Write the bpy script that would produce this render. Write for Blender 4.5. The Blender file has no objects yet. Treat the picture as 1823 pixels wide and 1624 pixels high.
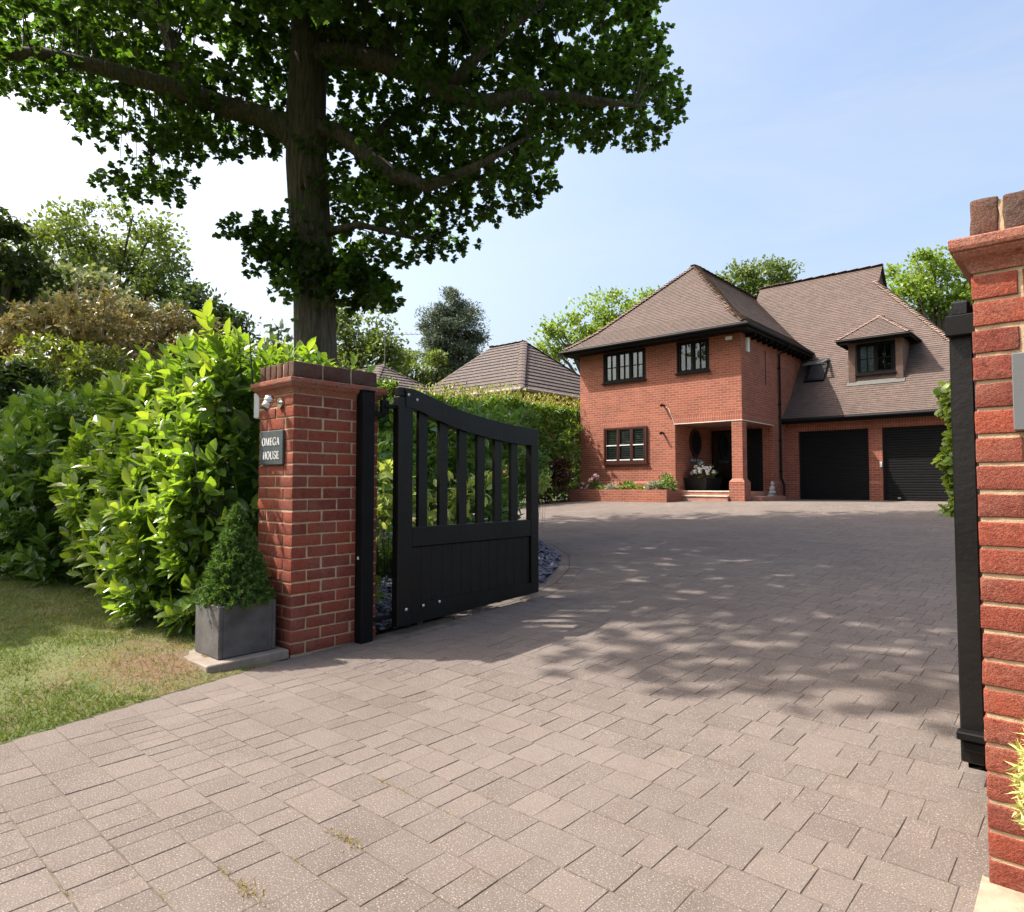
import bpy, math, random
import numpy as np
from mathutils import Vector, Matrix, noise
random.seed(7); rng = np.random.default_rng(7)
sc = bpy.context.scene
COL = sc.collection
PI = math.pi

# ------------------------------------------------------------------ camera model
TH = math.radians(41.4); PIT = math.radians(2.45); FPX = 1170.0; CAMZ = 1.10
Fx, Fy = -math.sin(TH), math.cos(TH)
Rx, Ry = math.cos(TH), math.sin(TH)
def at(px, py, t):
    """world point t metres ahead of the viewpoint"""
    u = (px-911.5)/FPX; v = (812-py)/FPX
    f = math.cos(PIT)-v*math.sin(PIT)
    k = t/f
    return Vector((Fx*t+Rx*u*k, Fy*t+Ry*u*k, CAMZ+k*(math.sin(PIT)+v*math.cos(PIT))))
def gz(y):
    if y < 2.4: return 0.0
    if y < 19: return 0.036*(y-2.4)
    return 0.036*16.6
def ground_at(px, py):
    t0, t1 = .8, 40.
    for _ in range(50):
        t = (t0+t1)/2; p = at(px, py, t)
        if p.z > gz(p.y): t0 = t
        else: t1 = t
    return at(px, py, t0)

# ------------------------------------------------------------------ materials
def nodes(name):
    m = bpy.data.materials.new(name); m.use_nodes = True
    nt = m.node_tree; nt.nodes.clear()
    out = nt.nodes.new('ShaderNodeOutputMaterial')
    return m, nt, out
def N(nt, t, **kw):
    n = nt.nodes.new(t)
    for k, v in kw.items():
        if k in n.inputs: n.inputs[k].default_value = v
        else: setattr(n, k, v)
    return n
def L(nt, a, b): nt.links.new(a, b)
def c4(c): return (c[0], c[1], c[2], 1)
def mixc(nt, fac, a, b, mode='MIX'):
    n = nt.nodes.new('ShaderNodeMix'); n.data_type = 'RGBA'; n.blend_type = mode
    for sock, val in ((n.inputs[0], fac), (n.inputs[6], a), (n.inputs[7], b)):
        if hasattr(val, 'links'): L(nt, val, sock)
        elif isinstance(val, tuple): sock.default_value = c4(val)
        else: sock.default_value = val
    return n.outputs[2]
def mathn(nt, op, a, b=0.0, c=0.0):
    n = nt.nodes.new('ShaderNodeMath'); n.operation = op
    for s, v in zip(n.inputs, (a, b, c)):
        if hasattr(v, 'links'): L(nt, v, s)
        else: s.default_value = v
    return n.outputs[0]
def noise_t(nt, vec, scale, detail=4, rough=.55):
    n = N(nt, 'ShaderNodeTexNoise', Scale=scale, Detail=detail, Roughness=rough)
    if vec is not None: L(nt, vec, n.inputs['Vector'])
    return n.outputs['Fac']
def ramp(nt, fac, lo, hi):
    n = nt.nodes.new('ShaderNodeMapRange'); n.inputs[1].default_value = lo; n.inputs[2].default_value = hi
    L(nt, fac, n.inputs[0]); return n.outputs[0]
def bump(nt, h, strength=.5, dist=.01):
    b = N(nt, 'ShaderNodeBump', Strength=strength, Distance=dist); L(nt, h, b.inputs['Height']); return b.outputs[0]
def pos(nt): return nt.nodes.new('ShaderNodeNewGeometry').outputs['Position']
def attr(nt, name='rnd'):
    a = nt.nodes.new('ShaderNodeAttribute'); a.attribute_name = name; return a.outputs['Fac']

def mat_plain(name, col, rough=.6, metal=0, spec=.5, var=.15, scale=8, bumps=0.0, bscale=60):
    m, nt, out = nodes(name)
    p = N(nt, 'ShaderNodeBsdfPrincipled', Roughness=rough, Metallic=metal)
    p.inputs['Specular IOR Level'].default_value = spec
    n = noise_t(nt, pos(nt), scale)
    d = tuple(x*(1-var) for x in col); e = tuple(min(1, x*(1+var)) for x in col)
    L(nt, mixc(nt, ramp(nt, n, .3, .7), d, e), p.inputs['Base Color'])
    if bumps: L(nt, bump(nt, noise_t(nt, pos(nt), bscale), bumps, .004), p.inputs['Normal'])
    L(nt, p.outputs[0], out.inputs[0]); return m

def mat_leaf(name, ca, cb, trans=.4, rough=.45, spec=.4, tcol=None, cc=None):
    m, nt, out = nodes(name)
    r = attr(nt)
    col = mixc(nt, r, ca, cb)
    if cc: col = mixc(nt, ramp(nt, r, .8, .95), col, cc)
    p = N(nt, 'ShaderNodeBsdfPrincipled', Roughness=rough); p.inputs['Specular IOR Level'].default_value = spec
    L(nt, col, p.inputs['Base Color'])
    t = N(nt, 'ShaderNodeBsdfTranslucent')
    L(nt, mixc(nt, 1.0, col, tcol or (1.9, 1.9, .7), 'MULTIPLY'), t.inputs[0])
    mx = nt.nodes.new('ShaderNodeMixShader'); mx.inputs[0].default_value = trans
    L(nt, p.outputs[0], mx.inputs[1]); L(nt, t.outputs[0], mx.inputs[2]); L(nt, mx.outputs[0], out.inputs[0])
    return m

def mat_wall_brick(name, c1, c2, mortar, rowh=.075, bw=.225, ms=.0085, rough=.85, vert=False, bumpd=.006, offset=.5):
    m, nt, out = nodes(name)
    uv = nt.nodes.new('ShaderNodeUVMap').outputs[0]
    b = N(nt, 'ShaderNodeTexBrick', Scale=1.0)
    b.inputs['Mortar Size'].default_value = ms; b.inputs['Mortar Smooth'].default_value = .15
    b.inputs['Brick Width'].default_value = bw; b.inputs['Row Height'].default_value = rowh
    b.inputs['Bias'].default_value = 0.0; b.offset = offset
    b.inputs['Color1'].default_value = c4(c1); b.inputs['Color2'].default_value = c4(c2); b.inputs['Mortar'].default_value = c4(mortar)
    w = N(nt, 'ShaderNodeTexNoise', Scale=6.0); L(nt, uv, w.inputs['Vector'])
    wm = nt.nodes.new('ShaderNodeVectorMath'); wm.operation = 'MULTIPLY_ADD'
    L(nt, w.outputs['Color'], wm.inputs[0]); wm.inputs[1].default_value = (.008, .008, 0); L(nt, uv, wm.inputs[2])
    L(nt, wm.outputs[0], b.inputs['Vector'])
    col = mixc(nt, ramp(nt, noise_t(nt, uv, 1.3, 5), .3, .75), b.outputs['Color'], mixc(nt, 1.0, b.outputs['Color'], (.72, .70, .70), 'MULTIPLY'))
    col = mixc(nt, ramp(nt, noise_t(nt, uv, 40, 3), .3, .7), mixc(nt, 1.0, col, (.86, .84, .82), 'MULTIPLY'), col)
    p = N(nt, 'ShaderNodeBsdfPrincipled', Roughness=rough); L(nt, col, p.inputs['Base Color'])
    h = mathn(nt, 'SUBTRACT', mathn(nt, 'MULTIPLY', noise_t(nt, uv, 55), .4), b.outputs['Fac'])
    L(nt, bump(nt, h, .8, bumpd), p.inputs['Normal']); L(nt, p.outputs[0], out.inputs[0]); return m

def mat_roof(name, c1, c2, c3, gauge=.1, width=.165, depth=.02, lich=(.35, .33, .30), lichamt=.15):
    m, nt, out = nodes(name)
    uv = nt.nodes.new('ShaderNodeUVMap').outputs[0]
    w = N(nt, 'ShaderNodeTexNoise', Scale=1.2); L(nt, uv, w.inputs['Vector'])
    wm = nt.nodes.new('ShaderNodeVectorMath'); wm.operation = 'MULTIPLY_ADD'
    L(nt, w.outputs['Color'], wm.inputs[0]); wm.inputs[1].default_value = (.03, .05, 0); L(nt, uv, wm.inputs[2])
    b = N(nt, 'ShaderNodeTexBrick', Scale=1.0)
    b.inputs['Mortar Size'].default_value = .004; b.inputs['Mortar Smooth'].default_value = .3
    b.inputs['Brick Width'].default_value = width; b.inputs['Row Height'].default_value = gauge; b.inputs['Bias'].default_value = 0.0
    b.inputs['Color1'].default_value = c4(c1); b.inputs['Color2'].default_value = c4(c2)
    b.inputs['Mortar'].default_value = c4(tuple(x*.45 for x in c1)); L(nt, wm.outputs[0], b.inputs['Vector'])
    col = mixc(nt, ramp(nt, noise_t(nt, uv, .8, 6, .7), .35, .7), b.outputs['Color'], mixc(nt, .6, b.outputs['Color'], c3))
    col = mixc(nt, mathn(nt, 'MULTIPLY', ramp(nt, noise_t(nt, uv, 7, 5, .7), .56, .7), lichamt*3), col, lich)
    sep = nt.nodes.new('ShaderNodeSeparateXYZ'); L(nt, wm.outputs[0], sep.inputs[0])
    fr = mathn(nt, 'FRACT', mathn(nt, 'DIVIDE', sep.outputs[1], gauge))
    lip = mathn(nt, 'SUBTRACT', 1.0, fr)
    h = mathn(nt, 'ADD', lip, mathn(nt, 'MULTIPLY', noise_t(nt, uv, 18, 3), .5))
    p = N(nt, 'ShaderNodeBsdfPrincipled', Roughness=.85); L(nt, col, p.inputs['Base Color'])
    L(nt, bump(nt, h, 1.0, depth), p.inputs['Normal']); L(nt, p.outputs[0], out.inputs[0]); return m

def mat_real_brick(name, ca, cb, cc):
    m, nt, out = nodes(name)
    r = attr(nt); P = pos(nt)
    col = mixc(nt, r, ca, cb)
    col = mixc(nt, ramp(nt, noise_t(nt, P, 9, 5, .65), .42, .72), col, cc)
    col = mixc(nt, ramp(nt, noise_t(nt, P, 34, 5, .75), .54, .70), col, mixc(nt, 1.0, col, (.45, .38, .38), 'MULTIPLY'))
    col = mixc(nt, ramp(nt, noise_t(nt, P, 160, 3, .6), .35, .65), mixc(nt, 1.0, col, (.62, .56, .54), 'MULTIPLY'), col)
    p = N(nt, 'ShaderNodeBsdfPrincipled', Roughness=.88); p.inputs['Specular IOR Level'].default_value = .25
    L(nt, col, p.inputs['Base Color'])
    h = mathn(nt, 'ADD', noise_t(nt, P, 90, 5, .7), mathn(nt, 'MULTIPLY', noise_t(nt, P, 350, 2), .5))
    L(nt, bump(nt, h, .9, .006), p.inputs['Normal']); L(nt, p.outputs[0], out.inputs[0]); return m

def mat_paver():
    m, nt, out = nodes('paver')
    r = attr(nt); P = pos(nt)
    col = mixc(nt, r, (.139, .116, .103), (.170, .141, .124))
    col = mixc(nt, mathn(nt, 'MULTIPLY', ramp(nt, mathn(nt, 'FRACT', mathn(nt, 'MULTIPLY', r, 7.3)), .80, .92), .5), col, (.146, .126, .110))
    col = mixc(nt, mathn(nt, 'MULTIPLY', ramp(nt, noise_t(nt, P, 1.6, 6, .75), .52, .72), .55), col, (.105, .088, .076))
    col = mixc(nt, ramp(nt, noise_t(nt, P, .7, 4), .35, .75), col, mixc(nt, 1.0, col, (.80, .79, .79), 'MULTIPLY'))
    col = mixc(nt, ramp(nt, noise_t(nt, P, 5, 5, .7), .5, .75), col, mixc(nt, 1.0, col, (.85, .83, .80), 'MULTIPLY'))
    fine = noise_t(nt, P, 230, 2, .6)
    col = mixc(nt, ramp(nt, fine, .36, .5), mixc(nt, 1.0, col, (.72, .70, .69), 'MULTIPLY'), col)
    col = mixc(nt, ramp(nt, noise_t(nt, P, 190, 2, .5), .59, .68), col, (.31, .255, .21))
    p = N(nt, 'ShaderNodeBsdfPrincipled', Roughness=.9); p.inputs['Specular IOR Level'].default_value = .2
    L(nt, col, p.inputs['Base Color'])
    L(nt, bump(nt, mathn(nt, 'ADD', noise_t(nt, P, 170, 3, .7), mathn(nt, 'MULTIPLY', noise_t(nt, P, 25, 3), 1.2)), .5, .004), p.inputs['Normal'])
    L(nt, p.outputs[0], out.inputs[0]); return m

def mat_soilgrass(name, g1, g2, soil, soil_at=None, thr=(.5, .62)):
    m, nt, out = nodes(name)
    P = pos(nt)
    col = mixc(nt, ramp(nt, noise_t(nt, P, 3, 5, .7), .35, .65), g1, g2)
    f = ramp(nt, noise_t(nt, P, 2.2, 6, .7), *thr)
    if soil_at:
        d = nt.nodes.new('ShaderNodeVectorMath'); d.operation = 'DISTANCE'; L(nt, P, d.inputs[0]); d.inputs[1].default_value = soil_at
        nn = mathn(nt, 'ADD', d.outputs['Value'], mathn(nt, 'MULTIPLY', noise_t(nt, P, 8, 4), .7))
        f = mathn(nt, 'MAXIMUM', mathn(nt, 'MULTIPLY', f, .6), ramp(nt, nn, .85, .45))
    col = mixc(nt, f, col, soil)
    p = N(nt, 'ShaderNodeBsdfPrincipled', Roughness=.95); L(nt, col, p.inputs['Base Color'])
    L(nt, bump(nt, noise_t(nt, P, 30, 5, .7), 1, .03), p.inputs['Normal']); L(nt, p.outputs[0], out.inputs[0]); return m

def mat_glass(name, tint=(.85, .9, .9)):
    m, nt, out = nodes(name)
    tr = N(nt, 'ShaderNodeBsdfTransparent'); tr.inputs[0].default_value = c4(tint)
    gl = N(nt, 'ShaderNodeBsdfGlossy', Roughness=.02)
    fr = N(nt, 'ShaderNodeFresnel', IOR=1.6)
    mx = nt.nodes.new('ShaderNodeMixShader')
    L(nt, mathn(nt, 'MULTIPLY', fr.outputs[0], 1.3), mx.inputs[0]); L(nt, tr.outputs[0], mx.inputs[1]); L(nt, gl.outputs[0], mx.inputs[2])
    L(nt, mx.outputs[0], out.inputs[0]); return m

def mat_bark(name, a, b, vs=(14, 14, 1.6)):
    m, nt, out = nodes(name)
    P = pos(nt); mp = N(nt, 'ShaderNodeMapping'); mp.inputs['Scale'].default_value = vs; L(nt, P, mp.inputs[0])
    n1 = noise_t(nt, mp.outputs[0], 1.0, 6, .7)
    col = mixc(nt, ramp(nt, n1, .38, .62), a, b)
    col = mixc(nt, ramp(nt, noise_t(nt, P, 1.5, 5, .7), .5, .7), col, (.055, .065, .035))
    p = N(nt, 'ShaderNodeBsdfPrincipled', Roughness=.95); L(nt, col, p.inputs['Base Color'])
    L(nt, bump(nt, n1, 1.0, .05), p.inputs['Normal']); L(nt, p.outputs[0], out.inputs[0]); return m

M = {}
M['brick'] = mat_wall_brick('house_brick', (.39, .108, .060), (.27, .070, .042), (.37, .225, .155))
M['soldier'] = mat_wall_brick('soldier_brick', (.385, .10, .059), (.28, .068, .043), (.37, .225, .155), rowh=.225, bw=.075, offset=0)
M['rb'] = mat_real_brick('pillar_brick', (.345, .084, .047), (.200, .052, .035), (.27, .105, .072))
M['capb'] = mat_real_brick('coping_brick', (.16, .075, .05), (.10, .05, .04), (.12, .09, .07))
M['mould'] = mat_real_brick('moulding_brick', (.36, .13, .085), (.30, .11, .075), (.33, .18, .13))
M['mortar'] = mat_plain('mortar', (.42, .30, .185), .95, var=.2, scale=30, bumps=.6, bscale=200)
M['roof'] = mat_roof('plain_tiles', (.122, .081, .065), (.076, .052, .042), (.092, .069, .058), lich=(.16, .148, .13))
M['soffit'] = mat_plain('porch_soffit', (.16, .09, .065), .9)
M['lead'] = mat_plain('weathered_lead', (.09, .09, .085), .8)
M['oldgutter'] = mat_plain('dull_gutter', (.30, .26, .22), .7)
M['hung'] = mat_roof('tile_hanging', (.22, .125, .092), (.14, .085, .066), (.15, .11, .09), lichamt=0.0)
M['hip'] = mat_plain('hip_tiles', (.215, .150, .118), .85, var=.3, scale=5)
M['roof2'] = mat_roof('concrete_tiles', (.084, .060, .050), (.064, .047, .041), (.073, .060, .054), gauge=.3, width=.3, depth=.05, lich=(.5, .48, .44), lichamt=.12)
M['ridge2'] = mat_plain('concrete_ridge', (.092, .068, .058), .9)
M['black'] = mat_plain('black_paint', (.005, .005, .005), .6, spec=.15, var=.3, bumps=.15, bscale=25)
M['blacksoft'] = mat_plain('black_timber', (.0060, .0056, .0053), .40, var=.5, scale=3, bumps=.5, bscale=40, spec=.30)
M['blackpl'] = mat_plain('black_plastic', (.010, .010, .011), .6, spec=.15, var=.1)
M['brownframe'] = mat_plain('dark_red_frame', (.045, .014, .010), .4)
M['garage'] = mat_plain('garage_black', (.006, .0065, .007), .5, spec=.2, var=.15)
M['white'] = mat_plain('white_plastic', (.72, .72, .70), .45, var=.05)
M['cream'] = mat_plain('cream_paint', (.62, .57, .49), .6, var=.08)
M['blind'] = mat_plain('blind_white', (.80, .80, .80), .6, var=.04)
M['dark'] = mat_plain('dark_room', (.02, .02, .02), .9)
M['steel'] = mat_plain('brushed_steel', (.62, .60, .57), .22, metal=1, var=.08)
M['bolt'] = mat_plain('galvanised_bolt', (.5, .5, .5), .35, metal=.7)
M['grey'] = mat_plain('grey_panel', (.10, .103, .106), .5, var=.05)
M['slate'] = mat_plain('slate_plate', (.045, .055, .060), .45, var=.2, scale=12)
M['letter'] = mat_plain('engraved_white', (.70, .70, .68), .6, var=.05)
M['stonebox'] = mat_plain('grey_stone_box', (.085, .080, .074), .8, var=.4, scale=6, bumps=.6, bscale=50)
M['slab'] = mat_plain('paving_slab', (.22, .18, .145), .9, var=.25, scale=9, bumps=.5, bscale=80)
M['step'] = mat_plain('step_tile', (.36, .17, .12), .7, var=.2)
M['nosing'] = mat_plain('stone_nosing', (.60, .53, .45), .7, var=.1)
M['soil'] = mat_plain('soil', (.07, .05, .035), .95, var=.4, scale=20, bumps=1, bscale=60)
M['joint'] = mat_plain('joint_sand', (.105, .082, .064), .95, var=.4, scale=14)
M['slatechip'] = mat_plain('slate_chips', (.10, .10, .135), .55, var=.5, scale=25)
M['ground'] = mat_soilgrass('ground_grass', (.05, .075, .02), (.07, .09, .03), (.08, .06, .04))
M['lawn'] = mat_soilgrass('verge_soil', (.09, .125, .028), (.14, .145, .045), (.17, .105, .062), soil_at=(-4.1, 1.6, .05))
M['paver'] = mat_paver()
M['glass'] = mat_glass('window_glass')
M['bark'] = mat_bark('oak_bark', (.050, .041, .031), (.155, .128, .098), (24, 24, 2.2))
M['bark2'] = mat_bark('tree_bark', (.06, .048, .036), (.11, .09, .07))
M['ornament'] = mat_plain('stone_ornament', (.34, .34, .32), .8)
M['petalw'] = mat_plain('white_petals', (.80, .78, .74), .6, var=.05)
M['petalp'] = mat_plain('pink_petals', (.70, .33, .42), .6, var=.25, scale=40)
M['concrete'] = mat_plain('concrete_haunch', (.30, .245, .175), .95, var=.2, scale=20, bumps=.6, bscale=120)
LF = {}
LF['oak'] = mat_leaf('oak_leaf', (.028, .060, .014), (.072, .120, .026), .48, .5, .3, tcol=(2.3, 2.6, .8))
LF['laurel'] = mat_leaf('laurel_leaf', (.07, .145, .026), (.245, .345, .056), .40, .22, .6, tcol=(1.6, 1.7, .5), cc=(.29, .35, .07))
LF['laureldark'] = mat_leaf('dark_shaded_laurel_leaf', (.062, .130, .03), (.155, .25, .05), .38, .28, .5)  # darker laurel copy; the left hedge's shade is put into its colour
LF['photinia'] = mat_leaf('red_tip_leaf', (.06, .12, .02), (.13, .20, .03), .35, .4, .4, cc=(.38, .26, .10))
LF['phototip'] = mat_leaf('red_tip_young_leaf', (.20, .27, .045), (.32, .27, .09), .4, .4, .4, tcol=(1.3, 1.3, .8))
LF['bronze'] = mat_leaf('bronze_leaf', (.27, .26, .12), (.36, .28, .15), .35, .25, .7, tcol=(1.4, 1.3, .8), cc=(.12, .16, .04))
LF['yellowgreen'] = mat_leaf('yellow_green_leaf', (.10, .15, .028), (.17, .20, .04), .35, .3, .55)
LF['greygreen'] = mat_leaf('grey_green_leaf', (.16, .19, .095), (.23, .255, .14), .35, .5, .3, tcol=(1.4, 1.4, .9))
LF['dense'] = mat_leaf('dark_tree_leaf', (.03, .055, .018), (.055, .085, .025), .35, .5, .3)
LF['mid'] = mat_leaf('mid_tree_leaf', (.070, .110, .030), (.13, .170, .05), .38, .5, .3)
LF['bright'] = mat_leaf('bright_tree_leaf', (.11, .18, .025), (.19, .26, .045), .38, .45, .3)
LF['pine'] = mat_leaf('pine_needles', (.085, .115, .07), (.135, .17, .105), .2, .6, .2, tcol=(1.1, 1.1, 1.0))  # lightened; distance haze is put into the needle colour
LF['conifer'] = mat_leaf('dwarf_conifer', (.035, .085, .018), (.115, .195, .04), .25, .55, .3)
LF['gold'] = mat_leaf('golden_conifer', (.45, .48, .12), (.60, .60, .25), .3, .55, .3, tcol=(1.2, 1.2, .8))
LF['varieg'] = mat_leaf('variegated_leaf', (.20, .29, .06), (.46, .50, .16), .45, .3, .5, tcol=(1.4, 1.4, .7))  # brightened; a sunlit patch on the gate shrub is put into the leaf colour
LF['copper'] = mat_leaf('copper_leaf', (.035, .018, .014), (.07, .035, .022), .3, .5, .3, tcol=(1.6, 1.0, .8))
LF['grass'] = mat_leaf('grass_blade', (.09, .15, .026), (.205, .215, .055), .35, .5, .3, tcol=(1.3, 1.3, .7), cc=(.34, .24, .11))
LF['weed'] = mat_leaf('joint_weed', (.24, .20, .06), (.34, .26, .09), .3, .6, .2, tcol=(1.2, 1.1, .8))
LF['vine'] = mat_leaf('vine_leaf', (.13, .20, .03), (.22, .29, .06), .4, .4, .4)
LF['bedgreen'] = mat_leaf('bedding_leaf', (.08, .14, .04), (.19, .26, .09), .35, .45, .3)
LF['silver'] = mat_leaf('silver_leaf', (.22, .26, .18), (.38, .40, .30), .3, .5, .3, tcol=(1.2, 1.2, 1.0))

# ------------------------------------------------------------------ mesh helpers
class MB:
    def __init__(s): s.v = []; s.f = []; s.m = []; s.r = None
    def add(s, vs, fs, mi=0):
        b = len(s.v); s.v += [tuple(p) for p in vs]
        for f in fs: s.f.append(tuple(i+b for i in f)); s.m.append(mi)
        return b
    def quad(s, a, b, c, d, mi=0): s.add([a, b, c, d], [(0, 1, 2, 3)], mi)
    def box(s, x0, x1, y0, y1, z0, z1, mi=0):
        s.add([(x0,y0,z0),(x1,y0,z0),(x1,y1,z0),(x0,y1,z0),(x0,y0,z1),(x1,y0,z1),(x1,y1,z1),(x0,y1,z1)],
              [(0,3,2,1),(4,5,6,7),(0,1,5,4),(1,2,6,5),(2,3,7,6),(3,0,4,7)], mi)
    def bbox(s, x0, x1, y0, y1, z0, z1, r=.006, mi=0):
        """box with chamfered edges"""
        xs, ys, zs = (x0, x1), (y0, y1), (z0, z1)
        vs = []; idx = {}
        for i in (0, 1):
            for j in (0, 1):
                for k in (0, 1):
                    sx, sy, sz = (1 if i == 0 else -1), (1 if j == 0 else -1), (1 if k == 0 else -1)
                    for a in range(3):
                        p = [xs[i]+sx*r, ys[j]+sy*r, zs[k]+sz*r]; p[a] = (xs, ys, zs)[a][(i, j, k)[a]]
                        idx[i, j, k, a] = len(vs); vs.append(tuple(p))
        fs = []
        for a in range(3):
            b, c = (a+1) % 3, (a+2) % 3
            for s_ in (0, 1):
                q = []
                for (jb, jc) in ((0,0),(1,0),(1,1),(0,1)):
                    t = [0, 0, 0]; t[a] = s_; t[b] = jb; t[c] = jc; q.append(idx[t[0], t[1], t[2], a])
                fs.append(tuple(q if s_ else q[::-1]))
            for jb in (0, 1):
                for jc in (0, 1):
                    t0 = [0, 0, 0]; t0[a] = 0; t0[b] = jb; t0[c] = jc; t1 = list(t0); t1[a] = 1
                    fs.append((idx[t0[0],t0[1],t0[2],b], idx[t1[0],t1[1],t1[2],b], idx[t1[0],t1[1],t1[2],c], idx[t0[0],t0[1],t0[2],c]))
        for i in (0, 1):
            for j in (0, 1):
                for k in (0, 1): fs.append((idx[i,j,k,0], idx[i,j,k,1], idx[i,j,k,2]))
        s.add(vs, fs, mi)
    def prism(s, poly, ex, mi=0):
        """poly: list of 3-D points (planar), ex: extrusion vector"""
        n = len(poly); ex = Vector(ex)
        vs = [Vector(p) for p in poly]+[Vector(p)+ex for p in poly]
        fs = [tuple(range(n))[::-1], tuple(range(n, 2*n))]+[(i, (i+1) % n, (i+1) % n+n, i+n) for i in range(n)]
        s.add(vs, fs, mi)
    def tube(s, pts, rad, n=8, mi=0, cap=True):
        pts = [Vector(p) for p in pts]
        rads = rad if isinstance(rad, (list, tuple)) else [rad]*len(pts)
        rings = []; ref = None
        for i, p in enumerate(pts):
            d = (pts[min(i+1, len(pts)-1)]-pts[max(i-1, 0)]).normalized()
            if ref is None: ref = Vector((1, 0, 0)) if abs(d.x) < .8 else Vector((0, 1, 0))
            a = (ref-d*ref.dot(d)).normalized(); ref = a; b = d.cross(a)
            rings.append([p+(a*math.cos(2*PI*k/n)+b*math.sin(2*PI*k/n))*rads[i] for k in range(n)])
        vs = [q for r in rings for q in r]; fs = []
        for i in range(len(pts)-1):
            for k in range(n): fs.append((i*n+k, i*n+(k+1) % n, (i+1)*n+(k+1) % n, (i+1)*n+k))
        if cap: fs += [tuple(range(n))[::-1], tuple(range((len(pts)-1)*n, len(pts)*n))]
        s.add(vs, fs, mi)
    def lathe(s, c, prof, n=20, mi=0):
        """prof: (radius, z) pairs"""
        vs = [(c[0]+r*math.cos(2*PI*k/n), c[1]+r*math.sin(2*PI*k/n), c[2]+z) for r, z in prof for k in range(n)]
        fs = [(i*n+k, i*n+(k+1) % n, (i+1)*n+(k+1) % n, (i+1)*n+k) for i in range(len(prof)-1) for k in range(n)]
        fs += [tuple(range(n))[::-1], tuple(range((len(prof)-1)*n, len(prof)*n))]
        s.add(vs, fs, mi)
    def sphere(s, c, r, n=12, mi=0, sq=(1, 1, 1)):
        vs = []; fs = []
        for i in range(n//2+1):
            a = PI*i/(n//2)
            for k in range(n): vs.append((c[0]+sq[0]*r*math.sin(a)*math.cos(2*PI*k/n), c[1]+sq[1]*r*math.sin(a)*math.sin(2*PI*k/n), c[2]+sq[2]*r*math.cos(a)))
        for i in range(n//2):
            for k in range(n): fs.append((i*n+k, (i+1)*n+k, (i+1)*n+(k+1) % n, i*n+(k+1) % n))
        s.add(vs, fs, mi)
    def build(s, name, mats, parent=None, smooth=False, uv=False, rnd=None):
        me = bpy.data.meshes.new(name); me.from_pydata(s.v, [], s.f)
        if not isinstance(mats, (list, tuple)): mats = [mats]
        for m in mats: me.materials.append(m)
        if len(mats) > 1: me.polygons.foreach_set('material_index', s.m)
        if smooth: me.polygons.foreach_set('use_smooth', [True]*len(s.f))
        if uv: planar_uv(me)
        if rnd is not None:
            a = me.attributes.new('rnd', 'FLOAT', 'POINT'); a.data.foreach_set('value', rnd)
        me.update()
        o = bpy.data.objects.new(name, me); COL.objects.link(o); setp(o, parent); return o
def setp(o, parent):
    if parent is None: return
    o.parent = parent
    if parent.type == 'EMPTY': o.matrix_parent_inverse = Matrix.Translation(-Vector(parent.location))
def planar_uv(me):
    uvl = me.uv_layers.new(name='UVMap'); d = uvl.data
    for p in me.polygons:
        n = p.normal
        if abs(n.z) > .98:
            for li in p.loop_indices:
                co = me.vertices[me.loops[li].vertex_index].co; d[li].uv = (co.x, co.y)
        else:
            h = Vector((0, 0, 1)).cross(n).normalized(); v = n.cross(h)
            for li in p.loop_indices:
                co = me.vertices[me.loops[li].vertex_index].co; d[li].uv = (co.dot(h), co.dot(v))
def tag(o, label, cat, group=None, kind=None):
    if label: o['label'] = label
    if cat: o['category'] = cat
    if group: o['group'] = group
    if kind: o['kind'] = kind
    return o
def thing(name, label, cat, loc, group=None):
    o = bpy.data.objects.new(name, None); COL.objects.link(o); o.location = loc; o.empty_display_size = .2
    return tag(o, label, cat, group)
def structure(o): o['kind'] = 'structure'; return o

def leafmesh(name, mat, parent, cen, axis, nor, size, tmpl, rnd=None, wid=None):
    """many copies of a small leaf (tmpl = verts (w, l, n), faces) merged into one mesh"""
    tv, tf = tmpl; tv = np.asarray(tv, float); tf = np.asarray(tf, int)
    cen = np.asarray(cen, float); n = len(cen)
    a = np.asarray(axis, float); a /= np.linalg.norm(a, axis=1, keepdims=True)+1e-9
    nn = np.asarray(nor, float); nn = nn-a*np.sum(nn*a, 1, keepdims=True); nn /= np.linalg.norm(nn, axis=1, keepdims=True)+1e-9
    w = np.cross(a, nn); size = np.asarray(size, float)
    ws = size if wid is None else size*np.asarray(wid)
    V = cen[:, None]+w[:, None]*(tv[None, :, 0, None]*ws[:, None, None])+a[:, None]*(tv[None, :, 1, None]*size[:, None, None])+nn[:, None]*(tv[None, :, 2, None]*size[:, None, None])
    K = len(tv); V = V.reshape(-1, 3)
    Fi = (tf[None]+(np.arange(n)*K)[:, None, None]).reshape(-1, tf.shape[1])
    me = bpy.data.meshes.new(name); me.vertices.add(len(V)); me.vertices.foreach_set('co', V.ravel().astype(np.float32))
    me.loops.add(Fi.size); me.loops.foreach_set('vertex_index', Fi.ravel().astype(np.int32))
    me.polygons.add(len(Fi)); me.polygons.foreach_set('loop_start', (np.arange(len(Fi))*tf.shape[1]).astype(np.int32))
    me.update(calc_edges=True)
    r = rng.random(n) if rnd is None else np.asarray(rnd)
    at_ = me.attributes.new('rnd', 'FLOAT', 'POINT'); at_.data.foreach_set('value', np.repeat(r, K).astype(np.float32))
    me.materials.append(mat)
    o = bpy.data.objects.new(name, me); COL.objects.link(o); setp(o, parent); return o

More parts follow.
